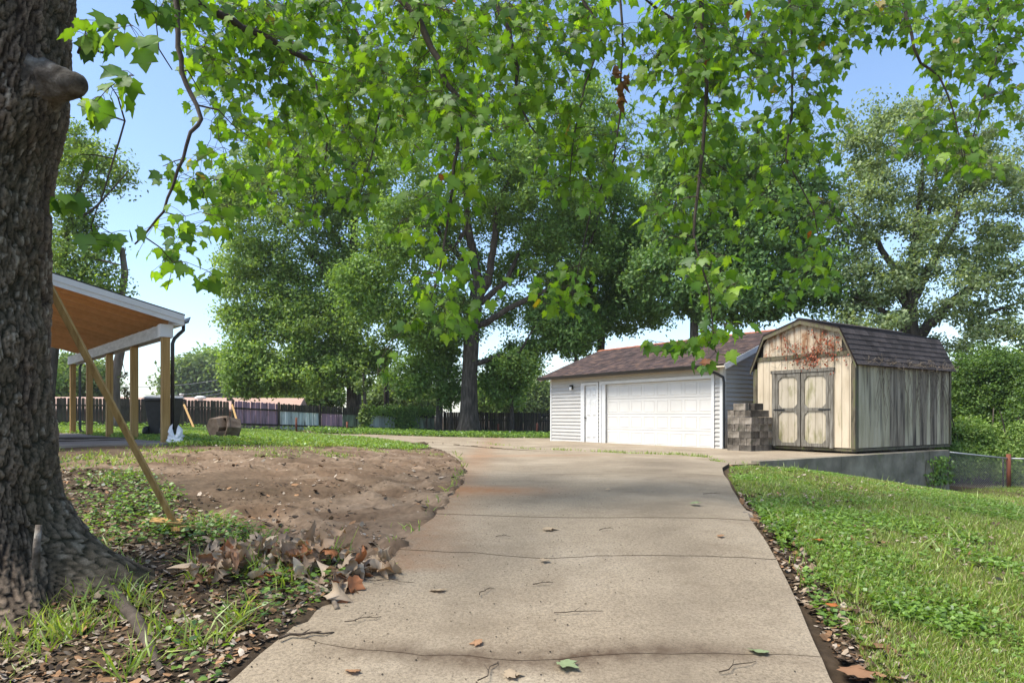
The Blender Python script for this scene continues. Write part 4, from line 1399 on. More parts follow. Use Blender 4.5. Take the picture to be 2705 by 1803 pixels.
def tree(name, label, trunk, limbs, ells, ncl, npl, lsize, clr, cols, seed, mat='leaf_far', bark='bark_far', tmpl=(DIAM, DIAM_F), group=None, flat=.6, up=.5, twig_r=.035, roots=0, cat='tree', tn=12):
    r = np.random.default_rng(seed)
    b0 = trunk[0]
    base = np.array(b0[:3], float)
    e = empty(name, tuple(base), 0, label=label, cat=cat, group=group)
    mb = MB()
    tp_ = [np.array(p[:3]) - base for p in trunk]
    tr_ = [p[3] for p in trunk]
    # thicken near the ground
    pp, rr = [], []
    for i in range(len(tp_) - 1):
        for t in np.linspace(0, 1, 6)[:-1]:
            pp.append(tp_[i] + (tp_[i + 1] - tp_[i]) * t)
            rr.append((tr_[i] + (tr_[i + 1] - tr_[i]) * t) * (1 + .05 * (r.random() - .5)))
    pp.append(tp_[-1]); rr.append(tr_[-1])
    if roots:
        rr = [q * (1 + roots * math.exp(-max(p[2], 0) / .35)) for p, q in zip(pp, rr)]
    mb.tube(pp, rr, tn)
    mb.build('trunk', M[bark], e)
    nodes = [(p, q) for p, q in zip(pp[len(pp) // 3:], rr[len(pp) // 3:])]
    for lb in limbs:
        pts_ = [np.array(p[:3]) - base for p in lb]
        rad = [p[3] for p in lb]
        q, w_ = [], []
        for i in range(len(pts_) - 1):
            for t in np.linspace(0, 1, 5)[:-1]:
                q.append(pts_[i] + (pts_[i + 1] - pts_[i]) * t + r.normal(size=3) * rad[i] * .25 * (t > 0))
                w_.append(rad[i] + (rad[i + 1] - rad[i]) * t)
        q.append(pts_[-1]); w_.append(rad[-1])
        MB().tube(q, w_, 8).build('limb', M[bark], e)
        nodes += list(zip(q, w_))
    NP_ = np.array([p for p, _ in nodes]).reshape(-1, 3)
    NR_ = np.array([q for _, q in nodes])
    # clusters of leaves
    wts = np.array([el[6] for el in ells], float)
    wts /= wts.sum()
    cen = []
    for el, wt in zip(ells, wts):
        k = int(round(ncl * 1.75 * wt))
        d = rand_dirs(k, r)
        rad = r.uniform(.35, 1.0, k) ** .6
        cen.append(np.array(el[:3]) - base + d * rad[:, None] * np.array(el[3:6]))
    cen = np.concatenate(cen)
    cen = cen[np.argsort(np.min(np.linalg.norm(cen[:, None] - NP_[None], axis=2), 1))]
    tw = MB()
    for c in cen:
        dd = np.linalg.norm(NP_ - c, axis=1) + np.maximum(NP_[:, 2] - c[2], 0) * .7
        j = int(np.argmin(dd))
        L_ = np.linalg.norm(NP_[j] - c)
        nseg = max(2, min(6, int(L_ / .9) + 1))
        p = curve(NP_[j], c, L_ * .06, nseg, L_ * .05, r)
        r0 = min(NR_[j] * .6, twig_r * (.5 + L_ * .35))
        ra = np.linspace(r0, .008, nseg + 1)
        tw.tube(p, list(ra), 4, False)
        NP_ = np.concatenate([NP_, p[1:]])
        NR_ = np.concatenate([NR_, ra[1:]])
    tw.build('branches', M[bark], e, kind='stuff')
    npl = int(npl * 1.1)
    lsize = lsize * 1.25
    clr = clr * .92
    n = len(cen) * npl
    cl = np.repeat(np.arange(len(cen)), npl)
    sz = (r.uniform(.45, 1.35, len(cen)) * r.choice([.7, 1, 1.15], len(cen)))[cl]
    pos = cen[cl] + rand_dirs(n, r) * (r.random(n) ** .6)[:, None] * np.array([1, 1, flat]) * (clr * 1.9 * sz)[:, None] + r.normal(size=(n, 3)) * clr * .22
    tip = rand_dirs(n, r) + np.array([0, 0, -.35])
    offv = pos - cen[cl]
    offv = offv / (np.linalg.norm(offv, axis=1, keepdims=True) + 1e-6)
    nrm = rand_dirs(n, r) * .55 + offv * .55 + np.array([0, 0, up])
    tone = r.choice(len(cols), n)
    cv = np.array(cols)[tone] * (r.uniform(.75, 1.25, n) * r.uniform(.85, 1.15, len(cen))[cl])[:, None]
    V, Fa, C = scatter(tmpl[0], tmpl[1], pos, frames(tip, nrm), lsize * r.uniform(.7, 1.25, n), cv)
    link('crown', mesh_np('crown', V, Fa, C, False, M[mat]), None, e, kind='stuff')
    return e


def px(u, v, Y, r): return (*P(u, v, Y), r)


def el(u, v, Y, ru, rv, w_=1.0, dy=.8):
    k = Y / F_PX
    return (*P(u, v, Y), ru * k, ru * k * dy, rv * k, w_)


def gnd(u, Y, r):
    x = (u - CX) / F_PX * Y
    return (x, Y, z1(x, Y) - .1, r)


OAK = [(.185, .29, .065), (.225, .335, .08), (.135, .225, .055), (.28, .385, .11)]
DARK = [(.13, .23, .055), (.165, .27, .065), (.21, .325, .085)]
GREYG = [(.185, .255, .115), (.24, .31, .155), (.15, .215, .098), (.29, .35, .19)]
LITE = [(.15, .22, .06), (.19, .26, .085), (.12, .18, .055)]
GLOSSY = [(.12, .22, .07), (.15, .26, .085), (.195, .305, .105)]

# the broad tree left of the middle, beyond the painted fence
tree('shade_tree', 'broad leafy tree with a thick dark trunk behind the painted fence', [gnd(936, 46, .56), px(934, 960, 46, .46), px(925, 830, 46, .42), px(930, 700, 46, .34), px(940, 560, 46, .2), px(930, 430, 46, .08)],
     [[px(928, 830, 46, .24), px(860, 720, 45.5, .17), px(800, 640, 45, .11), px(720, 560, 45, .05)],
      [px(930, 760, 46, .2), px(1000, 660, 46, .14), px(1030, 560, 46.5, .07)],
      [px(926, 860, 46, .16), px(830, 840, 45, .1), px(730, 870, 44, .05), px(670, 930, 43.5, .02)],
      [px(930, 700, 46, .18), px(850, 560, 46, .1), px(800, 430, 46, .05)]],
     [el(730, 590, 45, 165, 230, 1.9), el(670, 760, 44.5, 100, 140, .9), el(720, 900, 44, 120, 140, .6), el(810, 985, 44, 150, 55, .6), el(655, 1000, 43.5, 60, 50, .4), el(860, 790, 46, 140, 120, .9), el(990, 880, 44, 90, 90, .5), el(880, 430, 46, 180, 150, 1.4), el(830, 860, 44, 110, 90, .9), el(960, 620, 46, 120, 160, 1.1), el(960, 300, 47, 220, 130, 1.1), el(900, 960, 45, 130, 50, .55), el(640, 950, 43.5, 45, 70, .35), el(620, 520, 45, 60, 90, .4)],
     820, 95, .18, .60, OAK, 11)
# the big tree in the middle
tree('walnut_tree', 'tallest tree with a massive furrowed trunk standing in front of the fence', [gnd(1238, 40, .60), px(1240, 1000, 40, .46), px(1246, 880, 40, .44), px(1255, 800, 40, .40), px(1262, 740, 40, .30), px(1236, 600, 40, .22), px(1225, 430, 40, .10)],
     [[px(1262, 800, 40, .26), px(1290, 730, 39.8, .22), px(1305, 640, 39.6, .19), px(1310, 560, 39.5, .15), px(1360, 440, 39, .09), px(1400, 330, 39, .04)],
      [px(1262, 860, 40, .22), px(1320, 830, 39.6, .18), px(1400, 785, 39.2, .15), px(1480, 745, 39, .11), px(1560, 640, 39, .07), px(1600, 520, 39, .03)],
      [px(1256, 960, 40, .17), px(1310, 940, 39.7, .14), px(1365, 945, 39.5, .10), px(1390, 900, 39.5, .06), px(1420, 850, 39.5, .03)],
      [px(1270, 800, 40, .2), px(1340, 740, 40, .15), px(1370, 670, 40, .1), px(1440, 560, 40, .05)],
      [px(1235, 700, 40, .16), px(1150, 600, 40, .12), px(1090, 560, 39.6, .08), px(1020, 560, 39, .04)],
      [px(1225, 520, 40, .12), px(1180, 400, 40, .08), px(1130, 250, 40, .03)],
      [px(1236, 600, 40, .14), px(1200, 650, 39.5, .1), px(1040, 640, 39, .06), px(960, 720, 38.5, .03)]],
     [el(1230, 420, 40, 260, 190, 1.9), el(1450, 500, 39.5, 200, 170, 1.4), el(1080, 620, 39, 130, 120, .9), el(1330, 640, 42.5, 190, 120, .8, .3), el(1500, 660, 39.5, 140, 100, .7), el(960, 760, 38.5, 80, 90, .5), el(1130, 830, 39, 110, 90, .7), el(1250, 200, 41, 250, 130, 1.0), el(1400, 820, 41, 110, 50, .25, .3), el(1200, 850, 41.5, 90, 60, .3, .3), el(1370, 960, 39.5, 60, 35, .2), el(1560, 330, 40, 110, 120, .6)],
     640, 95, .17, .58, DARK + OAK[:2], 12, roots=.55, tn=20)
# trees behind the garage
tree('slender_tree', 'dark slender-trunked tree rising behind the left part of the garage roof', [gnd(1575, 44, .3), px(1590, 860, 44, .25), px(1560, 760, 44, .2), px(1600, 640, 44, .14), px(1640, 500, 44, .06)],
     [[px(1590, 870, 44, .2), px(1650, 790, 43.5, .15), px(1700, 720, 43, .08)], [px(1560, 760, 44, .14), px(1500, 700, 44, .08), px(1460, 620, 44, .04)], [px(1585, 900, 44, .1), px(1530, 830, 43.5, .07), px(1470, 800, 43.5, .03)]],
     [el(1600, 600, 44, 150, 160, 1.2), el(1500, 830, 43.5, 110, 75, .75), el(1680, 700, 43.5, 110, 120, .8), el(1640, 830, 43, 120, 50, .5), el(1560, 740, 44, 130, 90, .6)],
     330, 95, .18, .58, DARK, 13)
tree('sweetgum_tree', 'dense glossy dark green tree behind the garage and shed', [gnd(1830, 37, .26), px(1835, 760, 37, .22), px(1850, 640, 37, .16), px(1900, 480, 37, .06)],
     [[px(1834, 780, 37, .16), px(1780, 700, 37, .1), px(1750, 600, 37, .05)], [px(1840, 720, 37, .15), px(1950, 640, 36.5, .1), px(2060, 560, 36, .04)], [px(1836, 800, 37, .12), px(1960, 770, 36, .08), px(2090, 740, 35.5, .03)]],
     [el(1880, 520, 37, 160, 150, 1.2), el(1780, 700, 37, 120, 130, .8), el(2010, 620, 36, 150, 130, 1.2), el(2060, 470, 36, 120, 120, .9), el(1950, 780, 36, 170, 70, .9), el(2130, 740, 35.5, 100, 90, .7), el(1800, 400, 37.5, 120, 100, .5)],
     380, 95, .20, .6, GLOSSY, 14)
# the tall tree on the right
tree('oak_tree', 'tall grey-green oak with many rising stems behind the shed', [gnd(2420, 36, .62), px(2405, 930, 36, .5), px(2400, 850, 36, .42), px(2405, 760, 36, .3), px(2420, 620, 36, .2), px(2440, 420, 36, .07)],
     [[px(2402, 830, 36, .26), px(2370, 720, 36, .2), px(2320, 640, 36, .14), px(2250, 560, 35.5, .06)], [px(2405, 800, 36, .26), px(2460, 700, 36, .2), px(2520, 600, 36, .14), px(2560, 450, 36, .06)],
      [px(2404, 880, 36, .22), px(2330, 820, 35.5, .14), px(2250, 780, 35, .06)], [px(2410, 900, 36, .3), px(2500, 810, 36, .24), px(2600, 740, 35.5, .18), px(2700, 700, 35, .1)],
      [px(2408, 860, 36, .2), px(2420, 700, 36.4, .14), px(2470, 500, 36.5, .08), px(2490, 330, 36.5, .03)], [px(2520, 820, 36, .12), px(2600, 830, 35.5, .08), px(2690, 800, 35, .05)]],
     [el(2430, 400, 36, 200, 160, 1.4), el(2270, 560, 35.5, 110, 130, .8), el(2340, 660, 35.5, 140, 130, 1.0), el(2560, 560, 35.5, 180, 170, 1.5), el(2680, 420, 35, 150, 200, 1.1), el(2270, 760, 35, 110, 80, .6), el(2450, 780, 35, 180, 90, .8), el(2640, 750, 35, 120, 130, .8), el(2330, 350, 36.5, 130, 90, .6), el(2250, 860, 34.5, 140, 40, .35), el(2600, 900, 34.5, 150, 50, .4)],
     360, 90, .16, .48, GREYG, 15)
# behind the carport
tree('locust_tree', 'sparse light green tree behind the carport roof', [gnd(120, 27, .22), px(150, 850, 27, .17), px(165, 700, 27, .13), px(190, 560, 27, .09), px(230, 420, 27, .03)],
     [[px(165, 700, 27, .08), px(230, 680, 26.5, .05), px(320, 700, 26, .02)], [px(180, 600, 27, .07), px(260, 540, 26.5, .04), px(340, 450, 26.5, .02)], [px(200, 520, 27, .05), px(260, 400, 27, .02)]],
     [el(190, 680, 27, 110, 80, 1.0), el(240, 740, 26.5, 90, 40, .5), el(230, 450, 27, 110, 60, .8), el(190, 560, 27, 70, 60, .5), el(190, 370, 27, 60, 40, .3)],
     120, 70, .12, .42, LITE + OAK, 16, twig_r=.02)
tree('dead_tree', 'bare broken tree trunk rising behind the carport', [gnd(305, 28, .22), px(303, 1000, 28, .19), px(318, 930, 28, .17), px(310, 860, 28, .15), px(322, 780, 28, .13), px(330, 720, 28, .13), px(322, 655, 28, .10)],
     [[px(316, 925, 28, .08), px(338, 905, 27.9, .05)]], [el(335, 1000, 27.6, 12, 60, 1)], 6, 14, .10, .12, [(.10, .06, .03), (.07, .09, .03)], 17, bark='bark_dead')
# trees beyond the fence and far off
FAR = [('far_tree', 'round pale green tree farthest left beyond the pink roof', 510, 1000, 150, 70, 60, LITE, 220, 20), ('far_tree', 'tall tree crown just left of the utility pole', 575, 990, 155, 55, 65, OAK, 170, 21), ('far_tree', 'tree crown just right of the utility pole', 680, 990, 150, 70, 70, LITE, 200, 22),
       ('far_tree', 'hazy tree seen low between the carport posts', 210, 1000, 75, 95, 65, LITE, 150, 23), ('far_tree', 'pale hazy tree left of the garage corner', 1400, 1045, 85, 70, 65, LITE, 170, 24), ('far_tree', 'sunlit bush crown beyond the fence between the two big trunks', 1050, 1050, 62, 95, 50, LITE, 190, 25),
       ('far_tree', 'far tree low behind the chain-link fence and shrubs', 2640, 1030, 60, 130, 110, OAK, 200, 26), ('far_tree', 'dim far tree behind the thin trunk right of the walnut', 1310, 1040, 70, 60, 55, OAK, 130, 27), ('far_tree', 'green crown low behind the painted fence', 800, 1035, 60, 90, 50, OAK, 150, 28), ('far_tree', 'green crown low at the far left behind the trunk', 60, 980, 60, 70, 80, OAK, 100, 29)]
for nm, lb, u_, v_, Y_, ru, rv, cc, nc, sd_ in FAR:
    tree(nm, lb, [gnd(u_, Y_, .35), px(u_, v_ + rv * .4, Y_, .25), px(u_, v_ - rv * .5, Y_, .08)], [], [el(u_, v_, Y_, ru, rv, 1), el(u_ - ru * .45, v_ + rv * .3, Y_, ru * .6, rv * .6, .5), el(u_ + ru * .5, v_ + rv * .2, Y_, ru * .55, rv * .7, .5)],
         nc, 60, .0052 * Y_ if Y_ > 100 else .3, .012 * Y_ if Y_ > 100 else .75, cc, sd_, group='trees beyond the fences', tn=8)
# thin trees by the fence
tree('thin_tree', 'thin leaning tree with pale bark left of the massive trunk', [gnd(1158, 42.5, .26), px(1162, 1060, 42.5, .2), px(1166, 980, 42.5, .17), px(1160, 900, 42.5, .1), px(1150, 820, 42.5, .04)], [[px(1164, 990, 42.5, .08), px(1120, 950, 42, .04)]],
     [el(1140, 930, 42, 85, 70, 1), el(1080, 1000, 42, 60, 45, .5), el(1180, 1000, 42, 50, 60, .5)], 90, 80, .17, .5, DARK, 31)
tree('thin_tree', 'thin straight sapling right of the massive trunk', [gnd(1354, 41.5, .13), px(1350, 1000, 41.5, .1), px(1345, 900, 41.5, .05)], [], [el(1330, 1000, 41.5, 65, 65, 1), el(1380, 930, 41.5, 55, 35, .4)], 70, 75, .17, .45, DARK, 32)
tree('thin_tree', 'ivy-wrapped thin sapling in front of the painted fence', [gnd(966, 41.0, .12), px(964, 1060, 41, .1), px(960, 980, 41, .06)], [], [el(965, 1110, 40.9, 8, 45, 1), el(960, 1000, 41, 25, 40, .6)], 22, 40, .16, .2, LITE, 33)
tree('thin_tree', 'very thin twisted sapling between leaning tree and massive trunk', [gnd(1190, 42, .09), px(1191, 1090, 42, .07), px(1188, 1020, 42, .03)], [], [el(1190, 1040, 42, 30, 40, 1)], 14, 45, .16, .3, DARK, 34)
pp_ = P(1021, 1060, 50)
MB().tube([(pp_[0], 50, -.5), (pp_[0], 50, 5.8)], [.2, .17], 10).build('wooden_pole', M['bark_far'], label='plain dark wooden pole standing behind the painted fence', cat='pole')
tree('small_tree', 'small dark tree beside the left end of the garage roof', [gnd(1521, 40, .12), px(1521, 950, 40, .1), px(1518, 880, 40, .05)], [], [el(1500, 880, 40, 80, 60, 1), el(1440, 840, 40, 45, 30, .3)], 90, 80, .17, .45, DARK, 35)
# shrubs on the right
SHRUB = [(.11, .19, .04), (.15, .24, .05), (.08, .15, .035), (.06, .11, .03)]
for k, (u_, v_, ru, rv, Y_, nc, lb) in enumerate(((2600, 1040, 120, 130, 23.5, 330, 'bright green bushy shrub right behind the shed'), (2740, 1100, 90, 130, 22.0, 160, 'bushy shrub at the right edge above the red post'), (2560, 1180, 70, 75, 21.6, 150, 'low dark shrub behind the chain-link fence, next to the wall'), (2690, 1190, 80, 80, 21.4, 150, 'low shrub behind the rusty red fence post'))):
    x_, y_ = (u_ - CX) / F_PX * Y_, Y_
    tree('shrub', lb, [(x_, y_, -.95, .06), (x_ + .1, y_, .2, .05), (x_, y_, 1.0, .02)], [[(x_, y_, -.6, .04), (x_ - .5, y_ - .2, .3, .03), (x_ - .8, y_ - .3, 1.2, .01)], [(x_, y_, -.5, .04), (x_ + .6, y_ - .2, .3, .03), (x_ + .7, y_ - .1, 1.3, .01)]],
         [el(u_, v_, Y_, ru, rv, 1), el(u_ - ru * .4, v_ + rv * .4, Y_ - .4, ru * .6, rv * .6, .5), el(u_ + ru * .2, v_ - rv * .3, Y_, ru * .7, rv * .6, .4)], nc, 90, .075, .24, SHRUB if k < 2 else OAK, 40 + k, group='shrubs right of the shed', twig_r=.015, cat='shrub', up=.35)

# ------------------------------------------------------------------ the sycamore: trunk with plated bark
TC = np.array([-3.82, 4.85])


def trunk_mesh():
    nt, nzv = 330, 520
    zs = np.linspace(-.75, 6.2, nzv)
    zs = np.sort(np.r_[zs[zs > .9], np.linspace(-.75, .9, 190)])
    nzv = len(zs)
    th = np.linspace(0, 2 * math.pi, nt, endpoint=False)
    Tm, Zm = np.meshgrid(th, zs)
    t, z = Tm.ravel(), Zm.ravel()
    cx_ = np.interp(z, [-.75, 0, .9, 1.6, 2.6, 3.2, 4.2, 6.2], [-3.80, -3.80, -3.81, -3.86, -3.86, -3.76, -3.62, -3.45])
    rad = np.interp(z, [-.75, -.3, .0, .5, 1.0, 2.0, 2.9, 3.3, 3.9, 6.2], [.50, .50, .475, .455, .45, .445, .45, .47, .43, .36])
    h = z + .28
    fl = np.exp(-np.clip(h, 0, 9) / .30)
    lob = (1.15 * np.exp(-((np.angle(np.exp(1j * (t - R(8))))) / .30) ** 2) + .50 * np.exp(-((np.angle(np.exp(1j * (t - R(-38))))) / .30) ** 2) + .55 * np.exp(-((np.angle(np.exp(1j * (t - R(-82))))) / .38) ** 2)
           + .25 * np.exp(-((np.angle(np.exp(1j * (t - R(-140))))) / .5) ** 2) + .2 * np.exp(-((np.angle(np.exp(1j * (t - R(120))))) / .6) ** 2) + .06)
    rad = rad + lob * fl
    # burl low on the near side, and swellings
    for tt, zz_, st, sz, am in ((-72, -.12, .28, .17, .10), (-60, .12, .22, .12, .07), (-20, 3.15, .35, .28, .10), (-35, 1.45, .5, .14, .03), (-10, 1.62, .4, .10, .035), (-45, 2.3, .6, .3, .02), (-10, .75, .5, .12, .03)):
        rad = rad + am * np.exp(-((np.angle(np.exp(1j * (t - R(tt))))) / st) ** 2 - ((z - zz_) / sz) ** 2)
    rad = rad + (fbm(np.cos(t) * 2.2, np.sin(t) * 2.2, z * 1.6, o=4, seed=71) - .5) * (.07 + .16 * fl)
    # bark plates: cells taller than wide
    def cells(sx, sz, seed, warp):
        n = int(round(2 * math.pi * .46 / sx))
        wv = (fbm(np.cos(t) * 5, np.sin(t) * 5, z * 4, o=3, seed=seed) - .5) * warp
        gx_, gz_ = t / (2 * math.pi) * n + wv * 3, z / sz + wv * 2
        ix, iz = np.floor(gx_), np.floor(gz_)
        f1 = np.full(t.shape, 9.0)
        f2 = np.full(t.shape, 9.0)
        idv = np.zeros(t.shape)
        for dx in (-1, 0, 1):
            for dz in (-1, 0, 1):
                jx, jz = ix + dx, iz + dz
                jm = np.mod(jx, n)
                px_, pz_ = jx + _h(jm, jz, jm * 0, seed), jz + _h(jm, jz, jm * 0, seed + 1)
                d = np.hypot(gx_ - px_, gz_ - pz_)
                nearer = d < f1
                f2 = np.where(nearer, f1, np.minimum(f2, d))
                idv = np.where(nearer, _h(jm, jz, jm * 0, seed + 2), idv)
                f1 = np.where(nearer, d, f1)
        return f2 - f1, idv
    e1, i1 = cells(.030, .16, 101, 1.1)
    e2, i2 = cells(.014, .055, 131, 1.0)
    plate = sstep(.02, .24, e1)
    fine = sstep(.02, .35, e2)
    smooth_low = np.exp(-((np.angle(np.exp(1j * (t - R(-72))))) / .30) ** 2 - ((z + .08) / .22) ** 2)     # worn pale root
    amp = (1 - .85 * smooth_low)
    rad = rad + amp * (plate * .024 + fine * .008 + (i1 - .5) * .020 + (i2 - .5) * .010)
    V = np.c_[cx_ + rad * np.cos(t), TC[1] + rad * np.sin(t), z]
    idx = np.arange(nt * nzv).reshape(nzv, nt)
    nx_ = np.roll(idx, -1, 1)
    Fq = np.c_[idx[:-1].ravel(), nx_[:-1].ravel(), nx_[1:].ravel(), idx[1:].ravel()]
    dark = np.array([.024, .017, .012])
    mid = np.array([.195, .145, .103])
    pale = np.array([.44, .38, .30])
    tone = (.35 + .65 * i2)[:, None]
    c = dark + (mid * (.55 + .8 * i1)[:, None] - dark) * (plate * (.35 + .65 * fine))[:, None]
    flake = ((i2 > .84) * fine * plate * (fbm(t * 3, z * 1.5, o=2, seed=77) > .46))[:, None]
    flake = flake * np.clip(1 - 1.6 * fl, 0, 1)[:, None]
    c = c + (pale * (.6 + .4 * tone) - c) * flake * .75
    c = c + (pale * np.array([.95, .97, 1.0]) - c) * (smooth_low * sstep(.35, .6, fbm(t * 8, z * 9, o=4, seed=78)))[:, None] * .45
    moss = sstep(.5, .75, fbm(np.cos(t) * 2, np.sin(t) * 2, z * .8, o=3, seed=79))[:, None]
    c = c * (1 - .25 * moss) + np.array([.02, .028, .012]) * moss * .5
    return V, Fq, c


M['bark_near'] = col_mat('bark_near', .92, .6, 90, .2)
syc = empty('sycamore_tree', (TC[0], TC[1], z1(*TC)), 0, label='huge sycamore with scaly bark at the left, its branches hanging overhead', cat='tree')
SB = np.array([TC[0], TC[1], z1(*TC)])
V_, F_, C_ = trunk_mesh()
tk = link('trunk', mesh_np('trunk', V_ - SB, F_, C_, True, M['bark_near']), None, syc)
# knob of a healed limb on the right of the trunk, a cut sprout and a surface root
q = P(196, 205, 4.72) - SB
q2_ = P(222, 222, 4.66) - SB
def lump(pts_, rads, n, seed, rough=.34):
    m_ = MB().tube(pts_, rads, n)
    v = np.array(m_.v)
    ax = np.repeat(np.array(pts_), n, 0)
    k_ = 1 + (fbm(v[:, 0] * 14, v[:, 1] * 14, v[:, 2] * 14, o=3, seed=seed) - .5) * 2 * rough
    m_.v = [tuple(p) for p in ax + (v - ax) * k_[:, None]]
    return m_


ts = np.linspace(0, 1, 14)
pq = [q - np.array([.30, -.05, .02]) + (q2_ - q + np.array([.30, -.05, .02])) * t for t in ts]
lump(pq, list(np.interp(ts, [0, .3, .6, .9, 1], [.19, .15, .105, .068, .03])), 26, 5).build('limb_stub', M['stub'], syc)
MB().tube([P(95, 1500, 4.2) - SB, P(97, 1440, 4.22) - SB, P(103, 1385, 4.24) - SB], [.024, .020, .018], 10).build('cut_sprout', M['stub'], syc)
rp2 = [P(285, 1440, 4.75), P(315, 1490, 4.55), P(360, 1560, 4.25), P(385, 1620, 4.0), P(405, 1680, 3.8), P(430, 1760, 3.55)]
rp2 = [np.array([p[0], p[1], z1(p[0], p[1]) + .012]) - SB for p in rp2]
MB().tube(rp2, [.05, .046, .042, .036, .028, .014], 10).build('surface_root', M['branch'], syc)
# limbs above the picture, and the branches that hang into it
br_nodes_p, br_nodes_r = [], []


def add_branch(pts_, rads, nm='limb', n=8, sub=4, mat='branch', jit=.12):
    q, w_ = [], []
    for i in range(len(pts_) - 1):
        a, b = np.asarray(pts_[i], float), np.asarray(pts_[i + 1], float)
        for t in np.linspace(0, 1, sub + 1)[:-1]:
            q.append(a + (b - a) * t + rng.normal(size=3) * rads[i] * jit * (t > 0))
            w_.append(rads[i] + (rads[i + 1] - rads[i]) * t)
    q.append(np.asarray(pts_[-1], float)); w_.append(rads[-1])
    MB().tube([p - SB for p in q], w_, n).build(nm, M[mat], syc)
    br_nodes_p.extend(q)
    br_nodes_r.extend(w_)


add_branch([(-3.4, 4.85, 4.6), (-2.2, 6.0, 6.2), (-.4, 7.2, 7.3), (2.0, 8.2, 7.6), (4.6, 9.0, 7.9), (7.6, 9.6, 7.7)], [.20, .15, .12, .10, .07, .03])
add_branch([(-3.35, 4.9, 5.2), (-3.2, 6.6, 6.6), (-2.8, 8.6, 7.6), (-2.0, 10.6, 8.2), (-.8, 12.4, 8.9)], [.15, .11, .09, .06, .03])
add_branch([(-3.25, 4.8, 5.6), (-1.5, 4.6, 7.2), (1.0, 4.6, 8.0), (4.2, 5.0, 8.4), (7.5, 5.6, 8.2)], [.16, .13, .10, .07, .03])
add_branch([(-3.3, 4.85, 5.8), (-4.2, 6.2, 7.0), (-5.2, 8.0, 7.8), (-6.2, 9.6, 7.8)], [.12, .09, .06, .02])
add_branch([(-3.2, 4.8, 6.1), (-3.4, 3.0, 7.6), (-2.4, .8, 8.6), (-1.0, -1.5, 9.0)], [.14, .11, .07, .03])
add_branch([(1.0, 4.6, 8.0), (1.8, 2.6, 8.6), (2.6, .4, 8.8)], [.09, .06, .02])


def hang(spec, Y0, Y1, r0, r1, top):
    n = len(spec)
    pts_ = [np.array(top, float)] + [P(u, v, Y0 + (Y1 - Y0) * i / max(n - 1, 1)) for i, (u, v) in enumerate(spec)]
    rads = [r0] + [r0 + (r1 - r0) * i / max(n - 1, 1) for i in range(n)]
    add_branch(pts_, rads, n=6, sub=2, jit=.5)


hang([(462, -10), (468, 60), (470, 125), (480, 190), (505, 250), (532, 315), (503, 350), (484, 420), (458, 490), (432, 560), (398, 600), (356, 645)], 6.6, 6.2, .030, .008, (-3.0, 7.2, 6.8))
hang([(505, -5), (560, 30), (640, 75), (720, 108), (812, 157)], 7.2, 8.0, .050, .030, (-3.3, 6.9, 6.5))
hang([(1050, -5), (1110, 60), (1140, 130), (1165, 185), (1200, 245), (1232, 275), (1218, 330), (1208, 400), (1196, 480), (1180, 600), (1160, 720), (1135, 800)], 7.4, 7.0, .042, .006, (-.8, 7.2, 7.2))
hang([(1305, -5), (1345, 80), (1368, 180), (1362, 250), (1390, 310), (1416, 352)], 7.8, 7.6, .030, .008, (.2, 7.5, 7.4))
hang([(1535, -5), (1600, 85), (1572, 150), (1545, 225), (1520, 340), (1505, 480)], 8.4, 8.2, .022, .006, (1.2, 8.0, 7.6))
hang([(1852, -5), (1868, 130), (1866, 250), (1856, 400), (1842, 520), (1832, 620), (1850, 690), (1872, 760), (1882, 850), (1890, 930)], 7.9, 7.4, .028, .005, (2.3, 8.2, 7.6))
hang([(1638, -5), (1645, 120), (1642, 280), (1622, 420), (1560, 560), (1530, 700), (1510, 790)], 8.6, 8.3, .016, .004, (1.6, 8.2, 7.6))
hang([(2385, -5), (2408, 90), (2432, 168), (2480, 200), (2520, 300), (2545, 430)], 9.2, 9.0, .026, .006, (5.6, 9.3, 7.8))
hang([(2085, -5), (2095, 150), (2092, 300), (2075, 420), (2150, 560), (2175, 700)], 9.2, 8.8, .022, .005, (4.0, 9.0, 7.8))
hang([(1700, -5), (1790, 60), (1960, 110), (2020, 180)], 8.6, 9.0, .028, .010, (2.6, 8.5, 7.6))
hang([(700, -5), (760, 90), (830, 210), (870, 330), (850, 470), (820, 560)], 10.2, 9.6, .026, .006, (-3.0, 9.4, 7.8))
hang([(900, -5), (960, 120), (1010, 260), (980, 420), (950, 520)], 10.0, 9.2, .026, .006, (-2.0, 9.8, 8.0))
hang([(205, 250), (250, 285), (330, 320), (300, 420), (270, 520), (240, 600)], 4.7, 4.8, .010, .004, (-3.10, 4.75, 3.25))
hang([(215, 120), (270, 140), (350, 112), (420, 130), (455, 185)], 4.7, 5.2, .010, .004, (-3.05, 4.8, 3.6))
hang([(2600, -5), (2640, 120), (2600, 260), (2560, 400)], 10.2, 9.6, .024, .006, (7.2, 9.6, 7.7))

